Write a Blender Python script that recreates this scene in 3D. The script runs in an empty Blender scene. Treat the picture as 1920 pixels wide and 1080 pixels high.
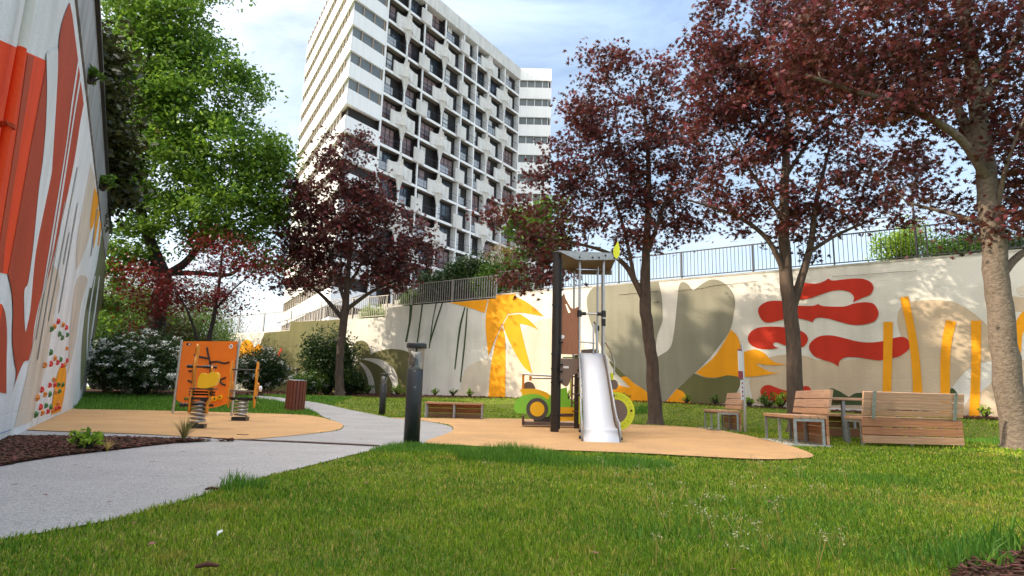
import bpy, bmesh, math, random
import numpy as np
from mathutils import Vector, Matrix
from mathutils.geometry import delaunay_2d_cdt
rng = np.random.default_rng(7); random.seed(7)
SC = bpy.context.scene
COL = SC.collection

# ------------------------------------------------------------------ camera
F = 1150.0; ROLL = math.radians(1.6); CH = 0.6; PIT = math.atan(206.0 / F)
_f = np.array([0, math.cos(PIT), math.sin(PIT)]); _u = np.array([0, -math.sin(PIT), math.cos(PIT)]); _r = np.array([1.0, 0, 0])
CR = math.cos(ROLL) * _r + math.sin(ROLL) * _u
CU = -math.sin(ROLL) * _r + math.cos(ROLL) * _u
O = np.array([0, 0, CH])
cd = bpy.data.cameras.new('camera'); cam = bpy.data.objects.new('camera', cd); COL.objects.link(cam)
cd.sensor_width = 36; cd.lens = F / 1920 * 36; cd.clip_end = 3000; cd.clip_start = 0.05
cam.matrix_world = Matrix(((CR[0], CU[0], -_f[0], 0), (CR[1], CU[1], -_f[1], 0), (CR[2], CU[2], -_f[2], CH), (0, 0, 0, 1)))
SC.camera = cam

# ------------------------------------------------------------------ light
SUN_YAW, SUN_EL = math.radians(-103), math.radians(27)      # yaw from +Y towards +X of the direction to the sun
sdir = Vector((math.sin(SUN_YAW) * math.cos(SUN_EL), math.cos(SUN_YAW) * math.cos(SUN_EL), math.sin(SUN_EL)))
sd = bpy.data.lights.new('sun', 'SUN'); sd.energy = 2.3; sd.angle = math.radians(0.6); sd.color = (1.0, 0.86, 0.66)
so = bpy.data.objects.new('sun', sd); COL.objects.link(so); so.rotation_euler = sdir.to_track_quat('Z', 'Y').to_euler()
w = bpy.data.worlds.new('World'); SC.world = w; w.use_nodes = True
nt = w.node_tree; N = nt.nodes; L = nt.links; N.clear()
wo = N.new('ShaderNodeOutputWorld'); bg = N.new('ShaderNodeBackground'); sky = N.new('ShaderNodeTexSky')
sky.sky_type = 'NISHITA'; sky.sun_disc = False; sky.sun_elevation = SUN_EL; sky.sun_rotation = SUN_YAW; sky.air_density = 1.0; sky.dust_density = 1.0
tc = N.new('ShaderNodeTexCoord'); mp = N.new('ShaderNodeMapping'); mp.inputs['Scale'].default_value = (1.0, 1.6, 4.0); mp.inputs['Rotation'].default_value = (0.2, 0.35, 0.5)
nz = N.new('ShaderNodeTexNoise'); nz.inputs['Scale'].default_value = 1.7; nz.inputs['Detail'].default_value = 9; nz.inputs['Roughness'].default_value = 0.62; nz.inputs['Distortion'].default_value = 0.7
cr = N.new('ShaderNodeValToRGB'); cr.color_ramp.elements[0].position = 0.40; cr.color_ramp.elements[0].color = (0.25, 0.25, 0.25, 1); cr.color_ramp.elements[1].position = 0.66; cr.color_ramp.elements[1].color = (0.80, 0.80, 0.80, 1)
mx = N.new('ShaderNodeMixRGB')
# thin cloud scatters forward: brighter towards the sun
dt = N.new('ShaderNodeVectorMath'); dt.operation = 'DOT_PRODUCT'; dt.inputs[1].default_value = sdir; L.new(tc.outputs['Generated'], dt.inputs[0])
mrs = N.new('ShaderNodeMapRange'); mrs.inputs['From Min'].default_value = -0.3; mrs.inputs['From Max'].default_value = 1.0; mrs.inputs['To Min'].default_value = 0.0; mrs.inputs['To Max'].default_value = 1.0; L.new(dt.outputs['Value'], mrs.inputs['Value'])
pw2 = N.new('ShaderNodeMath'); pw2.operation = 'POWER'; pw2.inputs[1].default_value = 2.2; L.new(mrs.outputs[0], pw2.inputs[0])
cm = N.new('ShaderNodeMixRGB'); hz_ = N.new('ShaderNodeMixRGB'); hz_.inputs['Color1'].default_value = (4.7, 5.1, 5.2, 1); hz_.inputs['Color2'].default_value = (1.65, 2.5, 3.8, 1); cm.inputs['Color2'].default_value = (13.0, 12.4, 11.4, 1); L.new(pw2.outputs[0], cm.inputs['Fac']); L.new(hz_.outputs['Color'], cm.inputs['Color1'])
# unseen zenith brightened several times over, added to fill the shaded ground
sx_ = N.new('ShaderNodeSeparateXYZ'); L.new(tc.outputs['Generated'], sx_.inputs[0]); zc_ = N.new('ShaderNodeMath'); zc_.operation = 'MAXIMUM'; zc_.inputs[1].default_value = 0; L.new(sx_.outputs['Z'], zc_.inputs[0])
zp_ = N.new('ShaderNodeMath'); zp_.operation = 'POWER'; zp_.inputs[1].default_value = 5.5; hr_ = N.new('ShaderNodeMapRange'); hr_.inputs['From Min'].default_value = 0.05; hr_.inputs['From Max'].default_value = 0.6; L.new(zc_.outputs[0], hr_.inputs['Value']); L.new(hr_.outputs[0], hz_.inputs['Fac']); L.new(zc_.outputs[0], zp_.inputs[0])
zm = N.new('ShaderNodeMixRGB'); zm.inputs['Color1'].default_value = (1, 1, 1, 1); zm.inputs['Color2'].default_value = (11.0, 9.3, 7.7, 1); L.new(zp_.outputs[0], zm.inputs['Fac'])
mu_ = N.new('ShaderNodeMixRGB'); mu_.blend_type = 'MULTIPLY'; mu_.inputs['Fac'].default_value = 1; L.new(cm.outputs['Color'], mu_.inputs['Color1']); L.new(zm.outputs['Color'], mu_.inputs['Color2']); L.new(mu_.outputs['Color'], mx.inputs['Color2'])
L.new(tc.outputs['Generated'], mp.inputs['Vector']); L.new(mp.outputs[0], nz.inputs['Vector']); L.new(nz.outputs['Fac'], cr.inputs['Fac'])
hf_ = N.new('ShaderNodeMapRange'); hf_.inputs['From Min'].default_value = 0.0; hf_.inputs['From Max'].default_value = 0.38; hf_.inputs['To Min'].default_value = 0.95; hf_.inputs['To Max'].default_value = 0.0
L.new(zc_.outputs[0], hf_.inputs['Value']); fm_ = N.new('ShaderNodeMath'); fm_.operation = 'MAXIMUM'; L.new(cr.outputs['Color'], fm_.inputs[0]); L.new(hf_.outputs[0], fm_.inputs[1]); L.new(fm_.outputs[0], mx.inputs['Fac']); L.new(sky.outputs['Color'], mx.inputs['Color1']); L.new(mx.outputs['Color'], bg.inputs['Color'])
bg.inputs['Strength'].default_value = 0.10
L.new(bg.outputs[0], wo.inputs['Surface'])
vs = SC.view_settings; vs.view_transform = 'Standard'; vs.look = 'None'; vs.gamma = 1; vs.use_curve_mapping = False; vs.exposure = 1.43

# ------------------------------------------------------------------ pixel helpers (photo pixels, for measuring the layout)
def ray(x, y): return _f * F + CR * (x - 960) - CU * (y - 540)
def atz(x, y, z=0.0):
    d = ray(x, y); return O + d * ((z - CH) / d[2])
def aty(x, y, Y):
    d = ray(x, y); return O + d * (Y / d[1])
def on_plane(x, y, p0, dr, off=0.0):
    n = np.array([dr[1], -dr[0], 0.0]); 
    if n @ (np.array([p0[0], p0[1], 0]) - O) > 0: n = -n
    q = np.array([p0[0], p0[1], 0]) + n * off
    d = ray(x, y); return O + d * (((q - O) @ n) / (d @ n))

# right (mural) wall and left wall lines
MY = math.radians(-56); MD = np.array([math.sin(MY), math.cos(MY)]); MP = aty(1500, 600, 19)[:2]
LY = math.radians(-32); LD = np.array([math.sin(LY), math.cos(LY)]); LP = atz(20, 822, 0)[:2]
MN = np.array([-math.sin(MY + math.pi / 2 - math.pi), 0]) if False else np.array([MD[1], -MD[0]]) * (-1 if np.dot([MD[1], -MD[0]], MP) > 0 else 1)
LN = np.array([LD[1], -LD[0]]) * (-1 if np.dot([LD[1], -LD[0]], LP) > 0 else 1)
def sstep(t): t = np.clip(t, 0, 1); return t * t * (3 - 2 * t)
def ground(x, y):
    x = np.asarray(x, float); y = np.asarray(y, float)
    d = (x - MP[0]) * MN[0] + (y - MP[1]) * MN[1]            # distance in front of the mural wall
    along = (x - MP[0]) * MD[0] + (y - MP[1]) * MD[1]
    base = 0.42 + 0.17 * sstep((along + 6) / 12)
    a = base * sstep(1 - (d - 0.2) / 4.8)
    b = 0.45 * sstep((y - 15.8) / 7.0) * sstep((2.5 - x) / 5.0)
    und = 0.02 * np.sin(x * 1.3 + 0.6) * np.sin(y * 0.9 + 1.1) * sstep((y - 3) / 3) * 0
    return np.maximum(a, b) + und
def atg(x, y):
    d = ray(x, y); d = d / d[1]; Y_ = np.concatenate([np.arange(0.8, 12, 0.02), np.arange(12, 60, 0.05)])
    P_ = O[None] + d[None] * Y_[:, None]; under = P_[:, 2] <= ground(P_[:, 0], P_[:, 1])
    i = int(np.argmax(under)) if under.any() else int(np.searchsorted(Y_, 32)); p = P_[i]
    return np.array([p[0], p[1], float(ground(p[0], p[1]))])

# ------------------------------------------------------------------ materials
def mat(name, col, rough=0.6, metal=0.0, var=0.0, vscale=5.0, bump=0.0, bscale=60.0, col2=None, island=0.0, trans=0.0, spec=0.5, stretch=None, voro=False, wear=None):
    m = bpy.data.materials.new(name); m.use_nodes = True; t = m.node_tree; n = t.nodes; l = t.links
    b = n['Principled BSDF']; b.inputs['Roughness'].default_value = rough; b.inputs['Metallic'].default_value = metal
    b.inputs['Specular IOR Level'].default_value = spec
    c = (*col, 1); b.inputs['Base Color'].default_value = c
    tcn = n.new('ShaderNodeTexCoord'); mpn = n.new('ShaderNodeMapping'); l.new(tcn.outputs['Object'], mpn.inputs['Vector'])
    if stretch: mpn.inputs['Scale'].default_value = stretch
    out = None
    if var or col2:
        nn = n.new('ShaderNodeTexNoise'); nn.inputs['Scale'].default_value = vscale; nn.inputs['Detail'].default_value = 6; nn.inputs['Roughness'].default_value = 0.65
        l.new(mpn.outputs[0], nn.inputs['Vector'])
        r = n.new('ShaderNodeValToRGB'); r.color_ramp.elements[0].position = 0.34; r.color_ramp.elements[1].position = 0.68
        c2 = col2 if col2 else tuple(max(0, k * (1 - var)) for k in col)
        r.color_ramp.elements[0].color = (*c2, 1); r.color_ramp.elements[1].color = c
        l.new(nn.outputs['Fac'], r.inputs['Fac']); out = r.outputs['Color']
    if wear:
        wc, ws, wt = wear
        nn = n.new('ShaderNodeTexNoise'); nn.inputs['Scale'].default_value = ws; nn.inputs['Detail'].default_value = 8; nn.inputs['Roughness'].default_value = 0.7
        l.new(tcn.outputs['Object'], nn.inputs['Vector'])
        r = n.new('ShaderNodeValToRGB'); r.color_ramp.elements[0].position = wt; r.color_ramp.elements[1].position = wt + 0.08
        l.new(nn.outputs['Fac'], r.inputs['Fac']); mxx = n.new('ShaderNodeMixRGB')
        l.new(r.outputs['Color'], mxx.inputs['Fac'])
        if out: l.new(out, mxx.inputs['Color1'])
        else: mxx.inputs['Color1'].default_value = c
        mxx.inputs['Color2'].default_value = (*wc, 1); out = mxx.outputs['Color']
    if island:
        g = n.new('ShaderNodeNewGeometry'); hs = n.new('ShaderNodeHueSaturation')
        mr = n.new('ShaderNodeMapRange'); mr.inputs['To Min'].default_value = 1 - island; mr.inputs['To Max'].default_value = 1 + island
        l.new(g.outputs['Random Per Island'], mr.inputs['Value']); l.new(mr.outputs[0], hs.inputs['Value'])
        mr2 = n.new('ShaderNodeMapRange'); mr2.inputs['To Min'].default_value = 0.5 + island * 0.05; mr2.inputs['To Max'].default_value = 0.5 - island * 0.05
        l.new(g.outputs['Random Per Island'], mr2.inputs['Value']); l.new(mr2.outputs[0], hs.inputs['Hue'])
        if out: l.new(out, hs.inputs['Color'])
        else: hs.inputs['Color'].default_value = c
        out = hs.outputs['Color']
    if out: l.new(out, b.inputs['Base Color'])
    if bump:
        if voro: bn = n.new('ShaderNodeTexVoronoi'); bn.inputs['Scale'].default_value = bscale; o = bn.outputs['Distance']
        else: bn = n.new('ShaderNodeTexNoise'); bn.inputs['Scale'].default_value = bscale; bn.inputs['Detail'].default_value = 5; o = bn.outputs['Fac']
        l.new(mpn.outputs[0], bn.inputs['Vector']); bp = n.new('ShaderNodeBump'); bp.inputs['Strength'].default_value = bump; bp.inputs['Distance'].default_value = 0.02
        l.new(o, bp.inputs['Height']); l.new(bp.outputs[0], b.inputs['Normal'])
    if trans:
        tr = n.new('ShaderNodeBsdfTranslucent'); ms = n.new('ShaderNodeMixShader'); ms.inputs['Fac'].default_value = trans
        if out: l.new(out, tr.inputs['Color'])
        else: tr.inputs['Color'].default_value = c
        l.new(b.outputs[0], ms.inputs[1]); l.new(tr.outputs[0], ms.inputs[2]); l.new(ms.outputs[0], n['Material Output'].inputs['Surface'])
    return m
def wallpaint(name, col, dirt=0.20):
    """painted board-marked concrete: faint horizontal lifts, rain streaks, fine grain"""
    m = mat(name, col, rough=0.78, bump=0.35, bscale=28, spec=0.3); t = m.node_tree; n = t.nodes; l = t.links; b = n['Principled BSDF']
    tcn = n.new('ShaderNodeTexCoord'); mpn = n.new('ShaderNodeMapping'); mpn.inputs['Scale'].default_value = (1.1, 1.1, 0.14); l.new(tcn.outputs['Object'], mpn.inputs['Vector'])
    a = n.new('ShaderNodeTexNoise'); a.inputs['Scale'].default_value = 2.4; a.inputs['Detail'].default_value = 8; l.new(mpn.outputs[0], a.inputs['Vector'])
    c = n.new('ShaderNodeTexNoise'); c.inputs['Scale'].default_value = 0.8; c.inputs['Detail'].default_value = 6; l.new(tcn.outputs['Object'], c.inputs['Vector'])
    mu = n.new('ShaderNodeMath'); mu.operation = 'MULTIPLY'; l.new(a.outputs['Fac'], mu.inputs[0]); l.new(c.outputs['Fac'], mu.inputs[1])
    r = n.new('ShaderNodeValToRGB'); r.color_ramp.elements[0].position = 0.12; r.color_ramp.elements[1].position = 0.33
    k = 1 - dirt; r.color_ramp.elements[0].color = (col[0] * k, col[1] * k, col[2] * k * 0.97, 1); r.color_ramp.elements[1].color = (*col, 1)
    l.new(mu.outputs[0], r.inputs['Fac']); l.new(r.outputs['Color'], b.inputs['Base Color'])
    wv = n.new('ShaderNodeTexWave'); wv.bands_direction = 'Z'; wv.inputs['Scale'].default_value = 1.1; wv.inputs['Distortion'].default_value = 0.35; wv.inputs['Detail'].default_value = 3; wv.inputs['Detail Scale'].default_value = 2
    l.new(tcn.outputs['Object'], wv.inputs['Vector']); rr = n.new('ShaderNodeValToRGB'); rr.color_ramp.elements[0].position = 0.0; rr.color_ramp.elements[1].position = 0.06
    l.new(wv.outputs['Fac'], rr.inputs['Fac']); bp = n.new('ShaderNodeBump'); bp.inputs['Strength'].default_value = 0.10; bp.inputs['Distance'].default_value = 0.01
    old = b.inputs['Normal'].links[0].from_socket; l.new(rr.outputs['Color'], bp.inputs['Height']); l.new(old, bp.inputs['Normal']); l.new(bp.outputs[0], b.inputs['Normal'])
    return m
M = {}
M['wall_white'] = wallpaint('wall_white', (0.73, 0.70, 0.65)); M['wall_white2'] = wallpaint('wall_white_left', (0.78, 0.81, 0.82))
M['p_beige'] = wallpaint('paint_beige', (0.60, 0.47, 0.34)); M['p_beige2'] = wallpaint('paint_pale_beige', (0.66, 0.58, 0.48))
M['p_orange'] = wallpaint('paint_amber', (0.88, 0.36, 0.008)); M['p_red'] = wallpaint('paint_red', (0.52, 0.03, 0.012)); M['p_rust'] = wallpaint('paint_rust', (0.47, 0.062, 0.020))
M['p_fire'] = wallpaint('paint_vermilion', (0.85, 0.065, 0.006)); M['p_taupe'] = wallpaint('paint_taupe', (0.27, 0.26, 0.20)); M['p_olive'] = wallpaint('paint_olive', (0.145, 0.14, 0.055))
M['p_green'] = wallpaint('paint_dark_green', (0.055, 0.085, 0.032)); M['p_grey'] = wallpaint('paint_grey', (0.36, 0.36, 0.35)); M['p_olive2'] = wallpaint('paint_moss', (0.20, 0.21, 0.11))
M['p_blue'] = wallpaint('paint_blue', (0.12, 0.25, 0.55))
M['coping'] = mat('coping', (0.50, 0.47, 0.42), 0.85, var=0.35, vscale=1.6, bump=0.5, bscale=30, stretch=(1, 1, 0.5))
M['sheet'] = mat('zinc_sheet', (0.42, 0.43, 0.44), 0.5, 0.3, var=0.55, vscale=3.0, bump=0.2, bscale=8, stretch=(1, 1, 0.12))
M['black'] = mat('black_metal', (0.020, 0.021, 0.023), 0.42, 0.2, var=0.2, vscale=9)
M['bollard'] = mat('anthracite_paint', (0.032, 0.036, 0.040), 0.48, 0.0, var=0.25, vscale=7, bump=0.08, bscale=90)
M['rail'] = mat('rail_grey', (0.075, 0.072, 0.070), 0.5, 0.4, var=0.3, vscale=6)
M['raillight'] = mat('rail_pale', (0.40, 0.37, 0.34), 0.5, 0.3, var=0.3, vscale=6)
M['steel'] = mat('stainless_steel', (0.55, 0.54, 0.53), 0.32, 1.0, var=0.2, vscale=12)
M['galv'] = mat('galvanised_steel', (0.42, 0.45, 0.46), 0.5, 0.75, var=0.35, vscale=22)
M['slide'] = mat('brushed_steel', (0.60, 0.62, 0.65), 0.50, 0.10, var=0.06, vscale=3, stretch=(40, 40, 1))
M['brown'] = mat('brown_post', (0.035, 0.026, 0.022), 0.4, 0.3, var=0.2, vscale=8)
M['taupe'] = mat('taupe_panel', (0.20, 0.145, 0.115), 0.55, var=0.12, vscale=5)
M['woodpanel'] = mat('wood_look_panel', (0.40, 0.16, 0.075), 0.5, var=0.4, vscale=3, stretch=(22, 22, 1.2))
M['roofbrown'] = mat('roof_brown', (0.085, 0.058, 0.045), 0.6); M['lime'] = mat('lime_panel', (0.24, 0.62, 0.045), 0.45, var=0.10); M['yellow'] = mat('yellow_panel', (0.92, 0.52, 0.008), 0.42, var=0.1, wear=((0.5, 0.25, 0.02), 14, 0.68)); M['neon'] = mat('neon_yellow_panel', (0.72, 0.78, 0.02), 0.45, var=0.08)
M['orange'] = mat('orange_panel', (0.86, 0.20, 0.006), 0.45, var=0.08, vscale=2.0, wear=((0.6, 0.12, 0.01), 18, 0.70)); M['greenplate'] = mat('green_plate', (0.10, 0.17, 0.02), 0.5, var=0.2)
M['amber'] = mat('amber_board', (0.76, 0.28, 0.012), 0.5, var=0.15, vscale=6, wear=((0.35, 0.12, 0.02), 20, 0.66)); M['core'] = mat('board_core', (0.10, 0.05, 0.04), 0.6)
M['white'] = mat('white_plastic', (0.75, 0.75, 0.75), 0.4); M['greywheel'] = mat('wheel_grey', (0.085, 0.07, 0.068), 0.6)
def wood(name, c, c2):
    m = mat(name, c, 0.7, col2=c2, vscale=2.6, bump=0.25, bscale=9, stretch=(1.0, 14, 14)); return m
M['wood'] = wood('larch_boards', (0.50, 0.29, 0.160), (0.34, 0.19, 0.105)); M['wood2'] = wood('larch_boards_pale', (0.52, 0.32, 0.20), (0.33, 0.20, 0.13)); M['wood3'] = wood('larch_boards_orange', (0.42, 0.19, 0.085), (0.26, 0.11, 0.05))
M['woodbin'] = mat('red_wood_slat', (0.20, 0.052, 0.025), 0.55, var=0.4, vscale=3, stretch=(10, 10, 1))
M['concrete'] = mat('concrete', (0.52, 0.50, 0.47), 0.85, var=0.25, vscale=3, bump=0.3)
M['rubber_pad'] = mat('ochre_rubber', (0.60, 0.35, 0.145), 0.85, col2=(0.46, 0.275, 0.12), vscale=0.9, bump=0.9, bscale=130, wear=((0.36, 0.20, 0.10), 42, 0.635))
M['asphalt'] = mat('pale_asphalt', (0.52, 0.505, 0.485), 0.88, var=0.0, col2=(0.42, 0.41, 0.40), vscale=1.3, bump=0.9, bscale=150, wear=((0.27, 0.265, 0.26), 85, 0.49))
M['asphalt2'] = mat('smooth_path', (0.33, 0.325, 0.315), 0.8, var=0.0, col2=(0.25, 0.25, 0.245), vscale=1.1, bump=0.4, bscale=180, wear=((0.19, 0.19, 0.185), 50, 0.53))
M['joint'] = mat('rust_joint', (0.09, 0.035, 0.02), 0.9, var=0.4, vscale=40)
M['soil'] = mat('lawn_soil', (0.13, 0.17, 0.025), 0.95, col2=(0.09, 0.11, 0.022), vscale=2.0, bump=0.6, bscale=50, spec=0.1)
M['pave'] = mat('terrace_paving', (0.36, 0.355, 0.35), 0.85, var=0.2, vscale=0.6); M['mulchbed'] = mat('mulch_bed', (0.075, 0.038, 0.026), 0.95, var=0.5, vscale=20, bump=1.0, bscale=50, spec=0.1)
M['chip'] = mat('bark_chip', (0.13, 0.062, 0.040), 0.9, var=0.5, vscale=30, island=0.6, spec=0.2)
M['grass'] = mat('grass_blade', (0.25, 0.36, 0.022), 0.55, col2=(0.10, 0.23, 0.014), vscale=1.3, island=0.5, wear=((0.36, 0.34, 0.05), 1.1, 0.56), trans=0.35, spec=0.25)
M['grassdry'] = mat('grass_blade_dry', (0.50, 0.40, 0.11), 0.6, island=0.35, trans=0.3, spec=0.2)
M['grassdeep'] = mat('grass_tuft', (0.12, 0.27, 0.03), 0.5, island=0.4, trans=0.35, spec=0.3)
M['leaf_red'] = mat('maple_leaf_purple', (0.140, 0.038, 0.026), 0.45, island=0.65, trans=0.36, spec=0.35, col2=(0.072, 0.026, 0.024), vscale=1.2)
M['leaf_red2'] = mat('maple_leaf_crimson', (0.15, 0.016, 0.012), 0.45, island=0.5, trans=0.35, spec=0.4)
M['leaf_green'] = mat('oak_leaf_fresh', (0.16, 0.28, 0.030), 0.5, island=0.40, trans=0.42, spec=0.3, col2=(0.085, 0.18, 0.022), vscale=0.7)
M['leaf_dark'] = mat('leaf_dark', (0.035, 0.075, 0.016), 0.45, island=0.5, trans=0.25, spec=0.4)
M['leaf_darkred'] = mat('leaf_dark_bronze', (0.045, 0.052, 0.016), 0.45, island=0.6, trans=0.25, spec=0.4)
M['leaf_mid'] = mat('leaf_mid', (0.09, 0.18, 0.022), 0.5, island=0.45, trans=0.35, spec=0.3)
M['leaf_lime'] = mat('leaf_lime', (0.22, 0.36, 0.03), 0.5, island=0.4, trans=0.4, spec=0.3)
M['leaf_tan'] = mat('leaf_tan', (0.42, 0.30, 0.12), 0.7, island=0.4, trans=0.2, spec=0.2)
M['conifer'] = mat('conifer_needle', (0.10, 0.09, 0.035), 0.7, island=0.5, trans=0.15, spec=0.2)
M['petal'] = mat('white_blossom', (0.85, 0.85, 0.80), 0.6, island=0.08, trans=0.15)
M['seed'] = mat('pale_seed_head', (0.52, 0.50, 0.30), 0.7, island=0.2, trans=0.2)
M['bark'] = mat('bark_brown', (0.125, 0.085, 0.062), 0.9, col2=(0.055, 0.038, 0.028), vscale=9, bump=1.0, bscale=22, stretch=(1, 1, 0.3))
M['bark_pale'] = mat('bark_pale', (0.21, 0.165, 0.125), 0.9, col2=(0.10, 0.075, 0.055), vscale=14, bump=1.0, bscale=26, stretch=(1, 1, 1.6), wear=((0.030, 0.024, 0.018), 3.0, 0.60))
M['bark_dark'] = mat('bark_dark', (0.050, 0.040, 0.032), 0.9, var=0.5, vscale=9, bump=0.9, bscale=20, stretch=(1, 1, 0.3))
M['glass_clear'] = mat('clear_plastic', (0.9, 0.9, 0.9), 0.05); _t = M['glass_clear'].node_tree; _tr = _t.nodes.new('ShaderNodeBsdfTransparent'); _gl = _t.nodes.new('ShaderNodeBsdfGlossy'); _gl.inputs['Roughness'].default_value = 0.05; _fr = _t.nodes.new('ShaderNodeFresnel'); _mx = _t.nodes.new('ShaderNodeMixShader'); _tr.inputs['Color'].default_value = (0.90, 0.89, 0.87, 1)
_mx.inputs['Fac'].default_value = 0.10; _t.links.new(_tr.outputs[0], _mx.inputs[1]); _t.links.new(_gl.outputs[0], _mx.inputs[2]); _t.links.new(_mx.outputs[0], _t.nodes['Material Output'].inputs['Surface'])
M['t_white'] = mat('tower_white_band', (0.80, 0.80, 0.79), 0.7, var=0.10, vscale=0.9, stretch=(3, 3, 0.3))
M['t_slab'] = mat('tower_slab_edge', (0.80, 0.80, 0.79), 0.7, var=0.08, vscale=0.8)
M['t_star'] = mat('tower_star_concrete', (0.66, 0.64, 0.60), 0.75, var=0.25, vscale=0.9, stretch=(2, 2, 0.5), bump=0.2, bscale=6)
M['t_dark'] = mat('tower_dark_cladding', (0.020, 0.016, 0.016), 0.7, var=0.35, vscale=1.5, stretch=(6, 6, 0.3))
M['t_frame'] = mat('tower_window_frame', (0.012, 0.012, 0.014), 0.4)
M['t_glass'] = mat('tower_glass', (0.03, 0.04, 0.055), 0.06, spec=0.8); M['t_blind'] = mat('tower_white_shutter', (0.70, 0.70, 0.70), 0.5, var=0.1); M['t_curtain'] = mat('tower_pink_curtain', (0.30, 0.20, 0.20), 0.35, var=0.4, vscale=1.5)
M['t_brick'] = mat('tower_terracotta', (0.30, 0.09, 0.045), 0.7, var=0.3, vscale=3); M['t_grey'] = mat('tower_grey_glass', (0.16, 0.17, 0.16), 0.12, spec=0.8, var=0.35, vscale=0.5)
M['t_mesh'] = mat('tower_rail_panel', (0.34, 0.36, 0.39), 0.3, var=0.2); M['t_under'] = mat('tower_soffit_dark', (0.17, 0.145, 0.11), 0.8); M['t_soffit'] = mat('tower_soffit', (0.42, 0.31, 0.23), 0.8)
M['hold_red'] = mat('hold_red', (0.62, 0.03, 0.02), 0.5); M['hold_orange'] = mat('hold_orange', (0.62, 0.20, 0.02), 0.5); M['hold_green'] = mat('hold_green', (0.055, 0.16, 0.03), 0.5)
M['maroon'] = mat('maroon_sign', (0.30, 0.02, 0.06), 0.5)
M['litter'] = mat('dry_leaf', (0.16, 0.075, 0.045), 0.8, island=0.5)

# ------------------------------------------------------------------ mesh helpers
def link(o): COL.objects.link(o); return o
def tag(o, label=None, cat=None, group=None, kind=None):
    if label: o['label'] = label
    if cat: o['category'] = cat
    if group: o['group'] = group
    if kind: o['kind'] = kind
    return o
def thing(name, label, cat, loc=(0, 0, 0), rz=0.0, group=None):
    o = link(bpy.data.objects.new(name, None)); o.location = loc; o.rotation_euler = (0, 0, rz); o.empty_display_size = 0.1
    return tag(o, label, cat, group)
def arr_obj(name, V, T, m, parent=None, kind=None, smooth=False):
    me = bpy.data.meshes.new(name); V = np.asarray(V, np.float32); T = np.asarray(T, np.int32)
    k = T.shape[1]
    me.vertices.add(len(V)); me.vertices.foreach_set('co', V.ravel())
    me.loops.add(T.size); me.loops.foreach_set('vertex_index', T.ravel())
    me.polygons.add(len(T)); me.polygons.foreach_set('loop_start', np.arange(0, T.size, k, dtype=np.int32)); me.polygons.foreach_set('loop_total', np.full(len(T), k, np.int32))
    me.update(calc_edges=True)
    if smooth: me.polygons.foreach_set('use_smooth', np.ones(len(T), bool))
    me.materials.append(m)
    o = link(bpy.data.objects.new(name, me)); o.parent = parent
    if kind: o['kind'] = kind
    return o
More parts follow.
